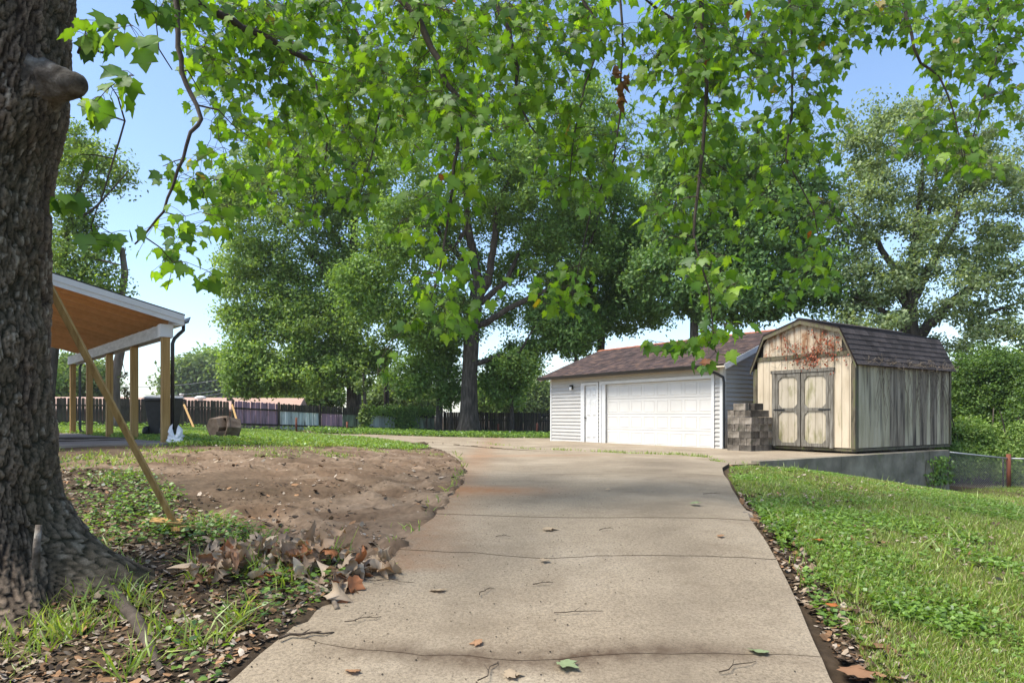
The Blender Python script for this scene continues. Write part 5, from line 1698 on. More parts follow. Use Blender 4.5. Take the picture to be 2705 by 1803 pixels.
# where the leaf sprays hang: (column, row, half-width, half-height, distance, leaves)
LOBES = [(300, 55, 95, 55, 4.6, 16), (250, 235, 60, 45, 4.4, 9), (335, 195, 45, 60, 4.4, 6), (410, 20, 60, 40, 5.4, 16), (180, 560, 45, 60, 4.6, 7), (255, 600, 70, 40, 4.7, 9), (290, 290, 50, 45, 4.5, 4), (200, 400, 40, 60, 4.7, 4), (215, 130, 40, 70, 4.5, 7),
         (485, 575, 130, 55, 6.5, 50), (570, 480, 75, 130, 7, 75), (510, 665, 85, 45, 6.5, 34), (565, 725, 45, 40, 6.5, 16), (600, 330, 90, 110, 7.5, 90), (450, 430, 45, 90, 6.6, 18), (436, 770, 14, 12, 6.4, 1),
         (660, 110, 140, 120, 8, 240), (560, 130, 80, 110, 8.4, 90), (860, 130, 190, 150, 9, 420), (850, 330, 170, 120, 10, 340), (790, 520, 130, 80, 10.2, 150), (940, 490, 110, 80, 9, 100), (700, 300, 100, 120, 9, 150),
         (1120, 140, 190, 150, 7.5, 300), (1200, 320, 170, 110, 7.2, 190), (1010, 300, 120, 130, 8.6, 190), (1390, 140, 170, 150, 8, 300), (1440, 330, 150, 110, 8.5, 200), (1240, 460, 120, 70, 7.2, 75), (1140, 600, 100, 90, 7.2, 75), (1190, 750, 140, 75, 7, 95), (1160, 850, 70, 40, 7, 26), (1015, 985, 42, 35, 6.9, 9), (1070, 880, 30, 30, 6.9, 8),
         (1490, 500, 90, 60, 8.4, 60), (1480, 740, 85, 65, 8.3, 80), (1530, 800, 55, 40, 8.3, 26), (1440, 790, 40, 25, 8.3, 10),
         (1570, 90, 70, 90, 8.5, 60), (1700, 60, 60, 60, 8.7, 30), (1610, 400, 130, 90, 8.5, 120), (1780, 170, 90, 150, 8.4, 150), (1900, 150, 150, 150, 8, 290), (1890, 380, 150, 140, 8, 240), (1830, 560, 130, 90, 8, 100), (1750, 520, 60, 50, 8, 30), (1880, 730, 100, 90, 7.6, 95), (1850, 880, 110, 45, 7.4, 60), (1740, 885, 50, 30, 7.5, 14), (1880, 955, 40, 18, 7.3, 6),
         (2090, 140, 150, 150, 9, 270), (2090, 370, 120, 130, 9.3, 190), (2130, 560, 80, 80, 9, 75), (2140, 690, 90, 60, 8.6, 60), (2080, 780, 40, 30, 8.5, 12), (1990, 540, 80, 80, 8.8, 70),
         (2230, 50, 90, 60, 9, 60), (2350, 45, 110, 50, 9, 80), (2230, 190, 50, 50, 9, 14), (2590, 110, 150, 120, 10, 300), (2520, 310, 110, 100, 9.5, 150), (2560, 430, 100, 55, 9, 60), (2660, 250, 60, 80, 10, 60), (2330, 370, 70, 30, 9.3, 10), (2460, 120, 60, 100, 9.6, 60),
         (480, 5, 90, 30, 7.0, 40), (620, 0, 120, 40, 8.2, 90), (850, 0, 150, 40, 9, 120), (1100, 0, 150, 40, 8, 110), (1350, 0, 150, 40, 8.4, 110), (1560, 0, 100, 35, 8.6, 60), (1850, 0, 160, 40, 8.4, 120), (2100, 0, 140, 40, 9, 100), (2350, 0, 140, 30, 9.2, 70), (2600, 0, 130, 40, 10, 100),
         (1000, 170, 280, 170, 12, 240), (1300, 200, 260, 170, 12, 160), (1800, 250, 250, 160, 12, 120), (750, 430, 160, 110, 13, 150)]
cenL, cntL, radL = [], [], []
for (u_, v_, ru, rv, Y_, n_) in LOBES:
    n_ = n_ if n_ < 12 else int(n_ * (1.15 if v_ < 260 else .74))
    k = max(1, int(round(n_ / 5.5)))
    a = rng.uniform(0, 2 * math.pi, k)
    rr = np.sqrt(rng.uniform(0, 1, k)) * .92
    for i in range(k):
        cenL.append(P(u_ + ru * rr[i] * math.cos(a[i]), v_ + rv * rr[i] * math.sin(a[i]), Y_ * rng.uniform(.93, 1.08)))
        cntL.append(max(1, int(round(n_ / k))))
        radL.append(min(.30, .7 * ru * Y_ / F_PX))
n_view = len(cenL)
# the crown over and behind the camera
k = 0
while k < 300:
    x_, y_ = rng.uniform(-9.5, 9.5), rng.uniform(-4.5, 13)
    zlo = max(5.0, HC + .66 * max(y_, 0) + .4)
    zc = zlo + rng.uniform(0, 3.6)
    if fbm(np.array([x_ * .45]), np.array([y_ * .45]), o=3, seed=91)[0] + rng.uniform(-.12, .12) < .46: continue
    cenL.append(np.array([x_, y_, zc])); cntL.append(8); radL.append(.40)
    k += 1
cenL = np.array(cenL)
NP_, NR_ = np.array(br_nodes_p), np.array(br_nodes_r)
order = np.argsort(np.min(np.linalg.norm(cenL[:, None] - NP_[None], axis=2), 1))
twv, pos_l, tip_l, nrm_l, vis_l = MB(), [], [], [], []
for ci in order:
    c = cenL[ci]
    dd = np.linalg.norm(NP_ - c, axis=1) + np.maximum(c[2] - NP_[:, 2], 0) * .5
    j = int(np.argmin(dd))
    L_ = np.linalg.norm(NP_[j] - c)
    ns = max(2, min(6, int(L_ / .3) + 1))
    p = curve(NP_[j], c, L_ * .05, ns, L_ * .05, rng)
    r0 = min(NR_[j] * .8, .005 + L_ * .008)
    ra = np.linspace(r0, .0034, ns + 1)
    twv.tube([q - SB for q in p], list(ra), 4, False)
    NP_ = np.concatenate([NP_, p[1:]])
    NR_ = np.concatenate([NR_, ra[1:]])
    m = cntL[ci]
    for t in range(m):
        out = rng.normal(size=3)
        out[2] = rng.uniform(-.9, .35)
        out /= np.linalg.norm(out)
        st = p[-1] + (p[-2] - p[-1]) * rng.uniform(0, .8)
        pe = st + out * rng.uniform(.4, 1.0) * radL[ci]
        if ci < n_view: twv.tube([st - SB, (st + pe) / 2 - SB + np.array([0, 0, .012]), pe - SB], .0021, 3, False)
        horiz = np.array([out[0], out[1], 0])
        tipd = horiz * rng.uniform(.2, .9) + np.array([0, 0, -rng.uniform(.35, 1.1)]) + rng.normal(size=3) * .25
        nrm = np.array([0, 0, rng.uniform(.2, .9)]) + horiz * rng.uniform(.3, .9) + rng.normal(size=3) * .35
        pos_l.append(pe); tip_l.append(tipd); nrm_l.append(nrm); vis_l.append(ci < n_view)
twv.build('twigs', M['twig'], syc, kind='stuff')
pos_l, tip_l, nrm_l, vis_l = np.array(pos_l), np.array(tip_l), np.array(nrm_l), np.array(vis_l)
FRM = frames(tip_l, nrm_l)
n = len(pos_l)
SYCC = np.array([(.15, .265, .030), (.105, .205, .026), (.215, .335, .035), (.065, .14, .024), (.13, .235, .035)])
colL = SYCC[rng.choice(5, n, p=[.32, .27, .16, .13, .12])] * rng.uniform(.8, 1.2, n)[:, None]
rare = rng.random(n)
colL[rare < .004] = (.30, .22, .03)
colL[(rare > .004) & (rare < .006)] = (.24, .075, .02)
size = rng.uniform(.075, .148, n)
# the 300 leaves that show largest are leaves of their own, the rest one mass
uu = CX + pos_l[:, 0] / np.maximum(pos_l[:, 1], .1) * F_PX
vv_ = HZ - (pos_l[:, 2] - HC) / np.maximum(pos_l[:, 1], .1) * F_PX
seen = vis_l & (uu > 150) & (uu < 2690) & (vv_ > 5)
score = np.where(seen, size / np.maximum(pos_l[:, 1], 1), 0)
big = np.argsort(-score)[:300]
isbig = np.zeros(n, bool)
isbig[big] = True
lm_cache = []
for k in range(24):
    T, TF, shd = SYC[k % 8]
    c = SYCC[k % 5] * random.uniform(.85, 1.2)
    lm_cache.append(mesh_np('leaf', T, TF, c[None] * shd[:, None], False, M['leaf_near']))
for i in big:
    o = bpy.data.objects.new('leaf', lm_cache[random.randrange(24)])
    COL.objects.link(o)
    o.parent = syc
    Mx = Matrix(FRM[i].tolist()).to_4x4()
    o.matrix_local = Matrix.Translation(Vector(pos_l[i] - SB)) @ Mx @ Matrix.Scale(size[i], 4)
Vs, Fs, Cs, off = [], [], [], 0
rest = np.where(~isbig)[0]
tsel = rng.choice(8, len(rest))
for k in range(8):
    ii = rest[tsel == k]
    T, TF, shd = SYC[k]
    V, Fa, C = scatter(T, TF, pos_l[ii] - SB, FRM[ii], size[ii], colL[ii], shd)
    Vs.append(V); Fs.append(Fa + off); Cs.append(C)
    off += len(V)
link('crown', mesh_np('crown', np.concatenate(Vs), np.concatenate(Fs), np.concatenate(Cs), False, M['leaf_near']), None, syc, kind='stuff')
# withered leaves caught on one hanging branch
Vs, Fs, Cs, off = [], [], [], 0
for k in range(9):
    T, TF, shd = DRY[k % 8]
    c = P(1640 + random.uniform(-18, 18), 175 + k * 12, 8.45)
    fr = frames(np.array([[random.uniform(-.3, .3), random.uniform(-.3, .3), -1]]), rng.normal(size=(1, 3)))
    V, Fa, C = scatter(T, TF, (c - SB)[None], fr, np.array([.17]), np.array([[.25, .12, .045]]), shd)
    link('withered_leaf', mesh_np('withered_leaf', V, Fa, C, False, M['dry_leaf']), None, syc)

# ------------------------------------------------------------------ grass, weeds, ground cover
def sample(poly, n, power, seed, y0=3.0):
    r = np.random.default_rng(seed)
    p = np.array(poly)
    lo_, hi_ = p.min(0), p.max(0)
    out = []
    tot = 0
    while tot < n:
        x, y = r.uniform(lo_[0], hi_[0], 60000), r.uniform(lo_[1], hi_[1], 60000)
        k = (r.random(60000) < (y0 / np.maximum(y, y0)) ** power) & inside(poly, x, y)
        k &= np.abs(x / np.maximum(y, .5)) < .80
        out.append(np.c_[x[k], y[k]])
        tot += int(k.sum())
    return np.concatenate(out)[:n]


def plants(xy, h, cols, T, TF, seed, lean=.35, up=None, zoff=0.0, fl=False):
    r = np.random.default_rng(seed)
    n = len(xy)
    z = land(xy[:, 0], xy[:, 1]) + zoff
    az = r.uniform(0, 2 * math.pi, n)
    if fl:                                            # broad leaf, lying nearly flat
        tip = np.c_[np.cos(az), np.sin(az), r.uniform(-.25, .55, n)]
        nrm = np.c_[r.normal(size=n) * .4, r.normal(size=n) * .4, np.ones(n)]
        Rm = frames(tip, nrm)
    else:                                             # upright blade
        ln = r.normal(size=(n, 2)) * lean
        zax = np.c_[ln, np.ones(n)]
        zax /= np.linalg.norm(zax, axis=1, keepdims=True)
        ya = np.c_[np.cos(az), np.sin(az), np.zeros(n)]
        ya -= (ya * zax).sum(1, keepdims=True) * zax
        ya /= np.linalg.norm(ya, axis=1, keepdims=True)
        Rm = np.stack([np.cross(ya, zax), ya, zax], 2)
    cc = np.array(cols)
    cv = cc[r.choice(len(cc), n)] * r.uniform(.7, 1.3, n)[:, None]
    return scatter(T, TF, np.c_[xy, z], Rm, h, cv)


def mass(name, parts, mat, label, cat):
    Vs, Fs, Cs, off = [], [], [], 0
    for V, Fa, C in parts:
        Vs.append(V); Fs.append(Fa + off); Cs.append(C)
        off += len(V)
    return link(name, mesh_np(name, np.concatenate(Vs), np.concatenate(Fs), np.concatenate(Cs), False, mat), kind='stuff', label=label, cat=cat)


GR = [(.235, .33, .045), (.30, .40, .07), (.175, .26, .035), (.37, .42, .13)]
WD = [(.165, .28, .045), (.21, .335, .065), (.115, .205, .035)]
DRYG = [(.28, .22, .11), (.20, .14, .07)]


def patch(xy, sc, thr, seed, soft=.12):
    f = fbm(xy[:, 0] * sc, xy[:, 1] * sc, o=4, seed=seed)
    return np.random.default_rng(seed).random(len(xy)) < sstep(thr - soft, thr + soft, f)


# right lawn
xy = sample(LAWN_R, 190000, 1.45, 201)
d_edge = sdist(LAWN_R, xy[:, 0], xy[:, 1])
xe = xy[:, 0] - xrv(xy[:, 1])
keep = (xe > .16 + .25 * fbm(xy[:, 0] * 1.5, xy[:, 1] * 1.5, o=3, seed=203)) | (xy[:, 1] > 9)
xy = xy[keep & ~(patch(xy, 1.7, .66, 204) & (rng.random(len(xy)) < .7))]
lawnR = [plants(xy, rng.uniform(.022, .058, len(xy)) * (1 + .5 * (fbm(xy[:, 0] * .8, xy[:, 1] * .8, seed=205) > .56)), GR + [(.34, .28, .14)], BLADE * np.array([2.0, 1, 1]), BLADE_F, 206, .45)]
xy = sample(LAWN_R, 95000, 1.45, 207)
xe = xy[:, 0] - xrv(xy[:, 1])
xy = xy[(xe > .12) & patch(xy, 1.1, .53, 208)]
lawnR.append(plants(xy, rng.uniform(.020, .048, len(xy)), WD, DIAM * np.array([1.6, 1, 1.5]), DIAM_F, 209, fl=True, zoff=rng.uniform(.01, .06, len(xy))))
xy = sample(LAWN_R, 2500, 1.2, 210)
xy = xy[patch(xy, 1.0, .55, 211)]
lawnR.append(plants(xy, rng.uniform(.12, .22, len(xy)), GR, BLADE * np.array([.9, 1.4, 1]), BLADE_F, 212, .5))
mass('lawn_grass', lawnR, M['grass'], 'bright green weedy grass sloping down right of the driveway', 'grass')
# left lawn
xy = sample(LAWN_L, 60000, .8, 221, 12)
xy = xy[sdist(LAWN_L, xy[:, 0], xy[:, 1]) > (fbm(xy[:, 0], xy[:, 1], seed=222) - .4) * 1.4]
l1 = plants(xy, rng.uniform(.05, .11, len(xy)), GR, BLADE * np.array([4.0, 1, 1]), BLADE_F, 223, .45)
xy = sample(LAWN_L, 16000, .8, 224, 12)
l2 = plants(xy, rng.uniform(.05, .09, len(xy)), WD, DIAM * np.array([1.5, 1, 1]), DIAM_F, 225, fl=True, zoff=rng.uniform(.02, .08, len(xy)))
xy = sample([(-8, 8), (-4.5, 10.2), (-3, 13), (-1.6, 17), (-2.4, 20), (-5, 14.6), (-6.2, 12.6), (-9.5, 10.5)], 12000, .8, 226, 8)
xy = xy[patch(xy, 1.2, .60, 227)]
l3 = plants(xy, rng.uniform(.03, .08, len(xy)), GR, BLADE * np.array([3.0, 1, 1]), BLADE_F, 228, .5)
mass('lawn_grass', [l1, l2, l3], M['grass'], 'sunny strip of lawn between the dirt and the fences', 'grass')
# weeds along the fences and the pad's far edge
WEED = [(-25, 31.2), (-15, 34.2), (-11.7, 38.2), (-9.5, 33.6), (-7, 34.6), (-1, 33.8), (4.4, 32.8), (1.5, 34), (2.8, 41.8), (-4.6, 43.8), (-5.2, 45.4), (-11.2, 39.6), (-14.8, 35.2), (-25.2, 32.1)]
xy = sample(WEED, 26000, .2, 231, 30)
hgt = .35 + .9 * fbm(xy[:, 0] * .9, xy[:, 1] * .9, seed=232)
w1 = plants(xy, rng.uniform(.08, .15, len(xy)), WD + [(.05, .10, .03)], DIAM * np.array([1.5, 1, 1]), DIAM_F, 233, fl=True, zoff=rng.random(len(xy)) ** 1.6 * .34 * hgt)
xy = sample(WEED, 9000, .2, 234, 30)
w2 = plants(xy, rng.uniform(.08, .22, len(xy)), GR, BLADE * np.array([2.0, 1, 1]), BLADE_F, 235, .4)
mass('fence_weeds', [w1, w2], M['grass'], 'strip of leafy weeds along the foot of the fences', 'weeds')
# cover of weeds, ivy and grass round the sycamore
xy = sample(COVER_L, 19000, 1.6, 241)
den = .58 - .10 * sstep(4.6, 6.5, xy[:, 1])
f_ = fbm(xy[:, 0] * 1.3, xy[:, 1] * 1.3, o=4, seed=242)
xy = xy[(rng.random(len(xy)) < sstep(-.14, .14, f_ - den)) & (np.hypot(xy[:, 0] - TC[0], xy[:, 1] - TC[1]) > .62)]
xy = xy[(xy[:, 1] > 4.9) | (rng.random(len(xy)) < .30)]
c1 = plants(xy, rng.uniform(.022, .056, len(xy)), WD + [(.05, .11, .03)], OVAL, OVAL_F, 243, fl=True, zoff=rng.random(len(xy)) ** 1.5 * .13)
xy = sample(COVER_L, 14000, 1.6, 244)
xy = xy[(rng.random(len(xy)) < np.where(xy[:, 1] < 4.7, .5, 1)) & patch(xy, 1.4, .68, 245) & (np.hypot(xy[:, 0] - TC[0], xy[:, 1] - TC[1]) > .62)]
c2 = plants(xy, rng.uniform(.05, .15, len(xy)), GR, BLADE * np.array([1.2, 1.4, 1]), BLADE_F, 246, .55)
tc_ = np.array([(-2.52, 4.55), (-2.05, 4.0), (-1.75, 3.85), (-2.3, 5.0), (-1.9, 4.9), (-2.0, 3.62), (-1.62, 4.1), (-2.65, 4.05), (-1.55, 4.75), (-1.35, 5.0)])
xy = np.repeat(tc_, 34, 0) + rng.normal(size=(340, 2)) * .07
c3 = plants(xy, rng.uniform(.12, .24, len(xy)), GR, BLADE * np.array([.8, 1.7, 1]), BLADE_F, 247, .55)
mass('ground_cover', [c1, c2, c3], M['grass'], 'ivy, weeds and grass tufts around the sycamore roots', 'ground cover')
# grass in the pad joint and at the garage foot
js = []
for t in np.concatenate([rng.normal(c, s_, n_) for c, s_, n_ in ((2.0, .9, 300), (3.6, .5, 160), (.6, .3, 120), (5.6, .4, 120), (7.2, .3, 60), (9, .8, 80))]):
    js.append(np.array([4.53, 14.22]) - A2 * t + rng.normal(size=2) * .02)
for c, s_, n_ in ((.5, .25, 160), (1.2, .3, 120), (4.0, .2, 60), (6.0, .1, 40), (6.8, .2, 40)):
    for t in rng.normal(c, s_, n_): js.append(np.array(G0[:2]) + A2 * t - B2 * (.08 + abs(rng.normal()) * .06))
for y_ in rng.uniform(5, 17, 150): js.append(np.array([xl(y_) + rng.normal() * .04, y_]))
js = np.array(js)
j1 = plants(js, rng.uniform(.04, .10, len(js)), GR, BLADE * np.array([2.2, 1.4, 1]), BLADE_F, 251, .6, zoff=.08)
mass('joint_grass', [j1], M['grass'], 'thin grass growing in the concrete joints before the garage', 'grass')

# ------------------------------------------------------------------ vines on the shed and the wall
vn = empty('climbing_vine', (SH0[0], SH0[1], 0), TH, label='reddish withering vine spread over the shed gable', cat='vine')
mb = MB()
lp = []
for k in range(46):
    x0, z0 = rng.uniform(.9, 2.9), rng.uniform(2.35, 2.85)
    p = [np.array([x0, -.045, z0])]
    d = np.array([rng.normal() * .6 - .12, 0, rng.uniform(.2, 1.0)])
    for s_ in range(rng.integers(4, 13)):
        d = d + np.array([rng.normal() * .35, 0, rng.normal() * .25])
        q = p[-1] + d / np.linalg.norm(d) * .12
        if not (.35 < q[0] < 2.85) or q[2] > prof(q[0]) - .08 or q[2] < 2.2: break
        q[1] = -.04 - rng.uniform(0, .03)
        p.append(q)
    if len(p) < 3: continue
    mb.tube(p, .0035, 3, False)
    lp += p
mb.build('stems', M['twig'], vn, kind='stuff')
lp = np.array(lp)
n_ = 430
wgt = np.exp(-((lp[:, 0] - 1.95) / .7) ** 2) + .2
li = rng.choice(len(lp), n_, p=wgt / wgt.sum())
pos = lp[li] + rng.normal(size=(n_, 3)) * np.array([.06, .008, .07])
pos[:, 1] = np.minimum(pos[:, 1], -.03)
tip = rng.normal(size=(n_, 3)) * .4 + np.array([0, -.1, -1])
V, Fa, C = scatter(OVAL, OVAL_F, pos, frames(tip, rng.normal(size=(n_, 3)) * .5 + np.array([0, -1, .2])), rng.uniform(.035, .075, n_), np.array([(.30, .07, .025), (.36, .11, .04), (.22, .05, .02)])[rng.choice(3, n_)] * rng.uniform(.7, 1.2, n_)[:, None])
link('leaves', mesh_np('leaves', V, Fa, C, False, M['dry_leaf']), None, vn, kind='stuff')
dv = empty('dead_vine', (SH0[0], SH0[1], 0), TH, label='bare brown vine stems hanging down the shed side wall', cat='vine')
mb = MB()
for k in range(58):
    y0 = rng.choice([1.3, 2.0, 2.5, 3.2, 3.7, 4.3, 4.8]) + rng.normal() * .22
    p = [np.array([SW + .05, y0, SZ1 + rng.uniform(-.05, .05)])]
    ln = int(rng.integers(3, 17))
    dy = rng.normal() * .03
    for s_ in range(ln):
        dy = dy * .8 + rng.normal() * .025
        p.append(p[-1] + np.array([0, dy, -.12]))
        p[-1][0] = SW + .02 + rng.uniform(0, .03)
        if p[-1][2] < SZ0: break
    mb.tube(p, list(np.linspace(.009, .003, len(p))), 4, False)
for k in range(150):
    y0 = rng.uniform(.5, 5.1)
    c = np.array([SW + .07, y0, SZ1 + .02])
    p = [c]
    for s_ in range(5): p.append(p[-1] + np.array([rng.normal() * .03, rng.normal() * .09, rng.normal() * .05]))
    p = [np.array([max(q[0], SW + .05 if q[2] < SZ1 - .05 else SW + .10 - (q[2] - SZ1) * .4), q[1], q[2]]) for q in p]
    mb.tube(p, .004, 3, False)
mb.build('stems', M['dead_branch'], dv, kind='stuff')
iv = empty('ivy', (W0[0] + B2[0] * 7.9, W0[1] + B2[1] * 7.9, -.8), math.atan2(B2[1], B2[0]), label='green ivy climbing the right end of the retaining wall', cat='ivy')
n_ = 420
pos = np.c_[rng.normal(0, .35, n_), -.04 - rng.random(n_) * .12, rng.random(n_) ** 1.5 * .75]
pos[:, 0] = np.clip(pos[:, 0], -1.0, .75)
V, Fa, C = scatter(OVAL, OVAL_F, pos, frames(rng.normal(size=(n_, 3)) * .5 + np.array([0, -.3, -1]), rng.normal(size=(n_, 3)) * .5 + np.array([0, -1, .4])), rng.uniform(.06, .11, n_), np.array(WD)[rng.choice(3, n_)] * rng.uniform(.7, 1.2, n_)[:, None])
link('leaves', mesh_np('leaves', V, Fa, C, False, M['grass']), None, iv, kind='stuff')
mb = MB()
for k in range(9):
    x0 = rng.normal() * .3
    p = [np.array([x0, -.03, .0])]
    for s_ in range(6): p.append(p[-1] + np.array([rng.normal() * .06, 0, .11]))
    mb.tube(p, .005, 4, False)
mb.build('stems', M['twig'], iv, kind='stuff')
# ivy hanging over the dark stretch of the painted fence
fi = empty('fence_ivy', (-6.6, 44.5, 0), math.atan2(6, 6.1), label='dark ivy mass hanging over the painted fence', cat='ivy')
n_ = 2600
pos = np.c_[np.r_[rng.normal(-.6, .55, n_ // 2), rng.uniform(-3.2, 1.8, n_ - n_ // 2)], -.12 - rng.random(n_) * .22, np.r_[rng.uniform(0, 1.6, n_ // 2), rng.normal(1.4, .16, n_ - n_ // 2)]]
V, Fa, C = scatter(OVAL, OVAL_F, pos, frames(rng.normal(size=(n_, 3)) * .5 + np.array([0, -.3, -1]), rng.normal(size=(n_, 3)) * .5 + np.array([0, -1, .4])), rng.uniform(.09, .17, n_), np.array(DARK)[rng.choice(3, n_)] * rng.uniform(.7, 1.2, n_)[:, None])
link('leaves', mesh_np('leaves', V, Fa, C, False, M['leaf_far']), None, fi, kind='stuff')

# ------------------------------------------------------------------ fallen branch with dry leaves by the driveway edge
fb_c = np.array([-1.55, 4.95])
fbz = z1(*fb_c)
fb = empty('fallen_branch', (fb_c[0], fb_c[1], fbz), 0, label='fallen sycamore branch with curled brown leaves beside the driveway', cat='branch')


def gp_(u, v, Y): 
    x = (u - CX) / F_PX * Y
    return np.array([x, Y])


spine = [gp_(890, 1625, 4.25), gp_(870, 1560, 4.5), gp_(800, 1520, 4.72), gp_(700, 1500, 4.85), gp_(610, 1480, 4.95), gp_(540, 1455, 5.1)]
sp3 = [np.array([p[0] - fb_c[0], p[1] - fb_c[1], z1(*p) - fbz + h]) for p, h in zip(spine, (.035, .04, .05, .055, .055, .06))]
MB().tube(sp3, [.017, .015, .013, .011, .008, .005], 8).build('stem', M['dead_branch'], fb)
sides = [(2, gp_(790, 1440, 5.2), .12), (3, gp_(690, 1440, 5.2), .11), (1, gp_(990, 1490, 4.9), .08), (2, gp_(870, 1440, 5.2), .10), (4, gp_(560, 1500, 4.8), .07)]
tipn = list(sp3)
for j, p, h in sides:
    q = np.array([p[0] - fb_c[0], p[1] - fb_c[1], z1(*p) - fbz + h])
    c = curve(sp3[j], q, .05, 4, .015, rng)
    MB().tube(c, [.009, .008, .006, .005, .003], 6).build('stem', M['dead_branch'], fb)
    tipn += list(c[1:])
tipn = np.array(tipn[1:])
DRC = [(.30, .205, .13), (.38, .29, .20), (.24, .125, .065), (.46, .375, .275), (.27, .18, .11), (.36, .14, .05), (.33, .25, .175)]
dm = []
for k in range(16):
    T, TF, shd = DRY[k % 8]
    dm.append(mesh_np('leaf', T, TF, np.array(DRC[k % 7])[None] * shd[:, None], False, M['dry_leaf']))
for k in range(190):
    c = tipn[rng.integers(len(tipn))] + rng.normal(size=3) * np.array([.075, .07, .045])
    c[2] = max(c[2], .02 + z1(c[0] + fb_c[0], c[1] + fb_c[1]) - fbz)
    fr = frames(rng.normal(size=(1, 3)) + np.array([[0, 0, -.1]]), rng.normal(size=(1, 3)) + np.array([[0, -.3, .5]]))[0]
    o = bpy.data.objects.new('leaf', dm[rng.integers(16)])
    COL.objects.link(o)
    o.parent = fb
    o.matrix_local = Matrix.Translation(Vector(c)) @ Matrix(fr.tolist()).to_4x4() @ Matrix.Scale(float(rng.uniform(.10, .17)), 4)

# ------------------------------------------------------------------ litter: chips, dead leaves and twigs
LIT = [(.20, .14, .095), (.30, .235, .17), (.10, .065, .04), (.36, .30, .24), (.26, .15, .08), (.055, .04, .03)]
FLAKE = np.array([(-.25, 0, 0), (.2, -.05, .05), (.3, .6, .0), (.05, 1, .07), (-.22, .7, .03)])
FLAKE_F = np.array([(0, 1, 2), (0, 2, 3), (0, 3, 4)])


def lit(poly, n, power, seed, s0, s1, thr=None, cols=LIT, zoff=.008, T=FLAKE, TF=FLAKE_F):
    xy = sample(poly, n, power, seed)
    if thr is not None: xy = xy[patch(xy, 1.3, thr, seed + 1)]
    return plants(xy, rng.uniform(s0, s1, len(xy)), cols, T, TF, seed + 2, fl=True, zoff=zoff)


EDGE_R = [(1.62, 2.4), (1.95, 4.75), (2.05, 5.2), (2.28, 6.4), (2.63, 7.7), (3.0, 9), (3.2, 9), (2.95, 7.7), (2.62, 6.4), (2.4, 5.0), (2.15, 3.4), (2.0, 2.4)]
parts = [lit(COVER_L, 9000, 1.5, 301, .015, .06), lit(COVER_L, 1500, 1.5, 305, .04, .10, .48), lit(DIRT_POLY, 5000, 1.5, 309, .010, .035, .5), lit(DIRT_POLY, 1200, 1.5, 313, .03, .09, .52),
         lit(EDGE_R, 2600, 1.2, 317, .015, .06), lit(EDGE_R, 260, 1.0, 321, .06, .13), lit(LAWN_R, 5200, 1.2, 325, .02, .07, .5, zoff=.03), lit(WEED, 3000, .2, 329, .08, .2)]
mass('leaf_litter', parts, M['chip'], 'dead leaf scraps and bark chips strewn over soil and dirt', 'litter')
# crumbs of soil on the slabs
xy = sample(DRIVE_POLY, 2600, 1.6, 341)
dl = xy[:, 0] - np.interp(xy[:, 1], [p[1] for p in LEFT], [p[0] for p in LEFT])
xy = xy[rng.random(len(xy)) < np.clip(1.15 - dl * .45, .10, 1)]
zz_ = slab_z(xy[:, 0], xy[:, 1]) + .004
az = rng.uniform(0, 6.28, len(xy))
CR = np.array([(-.5, -.35, 0), (.5, -.3, 0), (.35, .4, 0), (-.4, .35, 0), (0, 0, .45)])
CRF = np.array([(0, 1, 4), (1, 2, 4), (2, 3, 4), (3, 0, 4)])
V, Fa, C = scatter(CR, CRF, np.c_[xy, zz_], frames(np.c_[np.cos(az), np.sin(az), az * 0], np.tile([0, 0, 1.0], (len(xy), 1))), rng.uniform(.003, .013, len(xy)), np.array([(.05, .038, .028), (.09, .065, .045), (.03, .024, .02)])[rng.choice(3, len(xy))])
link('soil_crumbs', mesh_np('soil_crumbs', V, Fa, C, False, M['chip']), kind='stuff', label='small crumbs of soil and grit scattered on the driveway', cat='debris')


def on_slab(u, v):
    Y = 5.0
    for _ in range(30):
        x = (u - CX) / F_PX * Y
        zt = float(slab_z(np.array([x]), np.array([Y]))[0])
        Y = .5 * Y + .5 * (HC - zt) * F_PX / (v - HZ)
    return np.array([(u - CX) / F_PX * Y, Y, zt])


GREENL, TAN, ORG = (.22, .27, .14), (.36, .28, .19), (.30, .17, .09)
for u_, v_, s_, c_, lab in ((1480, 1757, .11, GREENL, 'pale green fallen leaf on the dark stain near the bottom of the driveway'), (2010, 1732, .10, GREENL, 'green fallen leaf near the right driveway edge at the bottom'), (1825, 1334, .13, GREENL, 'small green fallen leaf far up the driveway right of centre'),
                            (1437, 1399, .13, TAN, 'curled tan leaf just below the straight driveway joint'), (1335, 1785, .09, TAN, 'tan leaf beside the twigs at the bottom of the driveway'), (920, 1780, .08, ORG, 'orange-brown leaf at the lower left of the driveway'), (1150, 1565, .10, TAN, 'small tan leaf left of centre on the driveway'), (1272, 1700, .07, ORG, 'small dark curled leaf low in the middle of the driveway'),
                            (1440, 1482, .07, TAN, 'tiny pale leaf on the wavy crack in the driveway'), (1910, 1420, .06, ORG, 'tiny red leaf near the right driveway edge'), (1600, 1295, .07, TAN, 'tiny pale leaf far up in the middle of the driveway')):
    T, TF, shd = random.choice(FALL)
    p = on_slab(u_, v_)
    me = mesh_np('fallen_leaf', T, TF, np.array(c_)[None] * shd[:, None], False, M['dry_leaf'])
    link('fallen_leaf', me, None, None, p + np.array([0, 0, .02]), (random.uniform(-.15, .15), random.uniform(-.15, .15), random.uniform(0, 6.3)), (s_,) * 3, label=lab, cat='leaf', group='loose leaves on the driveway')
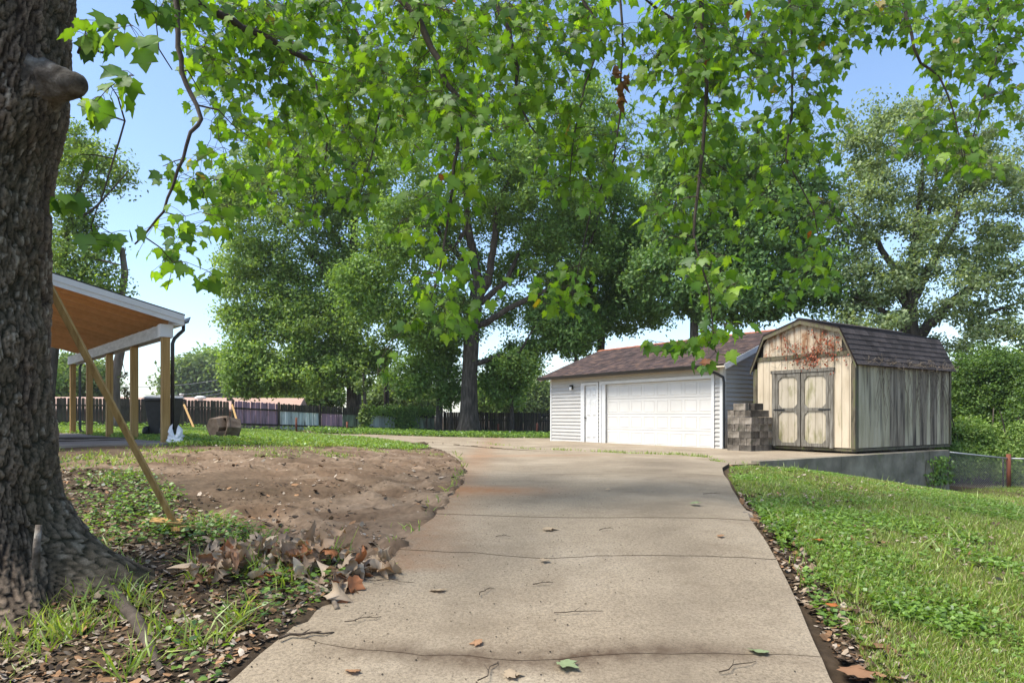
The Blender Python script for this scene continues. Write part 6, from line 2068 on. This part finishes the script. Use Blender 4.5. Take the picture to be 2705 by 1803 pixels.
for u_, v_, ln, an, lab in ((1530, 1622, .30, .15, 'forked dark twig lying in the middle of the lower driveway'), (1330, 1420, .13, -.1, 'short dark twig below the straight joint, left of the tan leaf'), (810, 1680, .30, .35, 'thick bark-covered stick at the left driveway edge'), (1290, 1775, .28, 1.3, 'pale twig at the bottom edge of the driveway stain'), (1950, 1765, .28, .45, 'thin twig at the lower right of the driveway'),
                            (1880, 1306, .22, -.05, 'thin straight twig far up the driveway on the right'), (1010, 1540, .45, -.12, 'long thin twig reaching out from the leaf pile'), (1435, 1545, .15, .3, 'small knotted twig on the middle slab'), (1280, 1565, .18, 1.0, 'crooked dark twig left of centre on the slab'), (1600, 1400, .16, .6, 'tangled wiry twig below the straight joint'), (960, 1640, .22, .5, 'dark stick between leaf pile and driveway cracks')):
    p = on_slab(u_, v_)
    d = np.array([math.cos(an), math.sin(an), 0])
    sd2 = np.array([-d[1], d[0], 0])
    pts_ = [p + d * ln * (t - .5) + sd2 * (rng.normal() * ln * .05) + np.array([0, 0, .012 + .01 * math.sin(t * 3.1)]) for t in np.linspace(0, 1, 6)]
    r0 = .009 if ln == .30 and u_ < 900 else .0035
    e = empty('twig', tuple(p), 0, label=lab, cat='twig', group='loose twigs on the driveway')
    MB().tube([q - p for q in pts_], list(np.linspace(r0, r0 * .5, 6)), 5).build('stem', M['twig'], e)
    for s_ in (1, -1):
        q = pts_[2 if s_ > 0 else 3] - p
        MB().tube([q, q + d * ln * .16 + sd2 * s_ * ln * .13 + np.array([0, 0, .012])], [r0 * .6, r0 * .25], 4).build('side_shoot', M['twig'], e)
for u_, v_, s_, c_, lab in ((2255, 1790, .15, (.26, .14, .075), 'large brown leaf at the right driveway edge at the bottom of the photo'), (2190, 1605, .07, (.38, .12, .03), 'small orange leaf on the soil beside the driveway'), (2157, 1428, .09, (.40, .12, .03), 'small orange leaf in the grass right of the driveway')):
    Y = 1.3 * F_PX / (v_ - HZ)
    x = (u_ - CX) / F_PX * Y
    for _ in range(12):
        zt = float(land(np.array([x]), np.array([Y]))[0]) + .05
        Y = .5 * Y + .5 * (HC - zt) * F_PX / (v_ - HZ)
        x = (u_ - CX) / F_PX * Y
    T, TF, shd = FALL[0]
    link('fallen_leaf', mesh_np('fallen_leaf', T, TF, np.array(c_)[None] * shd[:, None], False, M['dry_leaf']), None, None, (x, Y, zt + .02), (.2, .1, random.uniform(0, 6)), (s_,) * 3, label=lab, cat='leaf', group='loose leaves beside the driveway')

# ------------------------------------------------------------------ the air: a thin summer haze that pales the far trees
hz_m = bpy.data.materials.new('haze')
hz_m.use_nodes = True
hn = hz_m.node_tree.nodes
hn.remove(hn['Principled BSDF'])
pv = hn.new('ShaderNodeVolumePrincipled')
pv.inputs['Color'].default_value = (.93, .96, 1, 1)
pv.inputs['Density'].default_value = .0003
pv.inputs['Anisotropy'].default_value = .2
hz_m.node_tree.links.new(pv.outputs[0], hn['Material Output'].inputs['Volume'])
MB().box(-700, 700, -80, 1000, -4, 32).build('haze', hz_m, kind='stuff', label='thin pale summer haze over the whole yard', cat='haze')
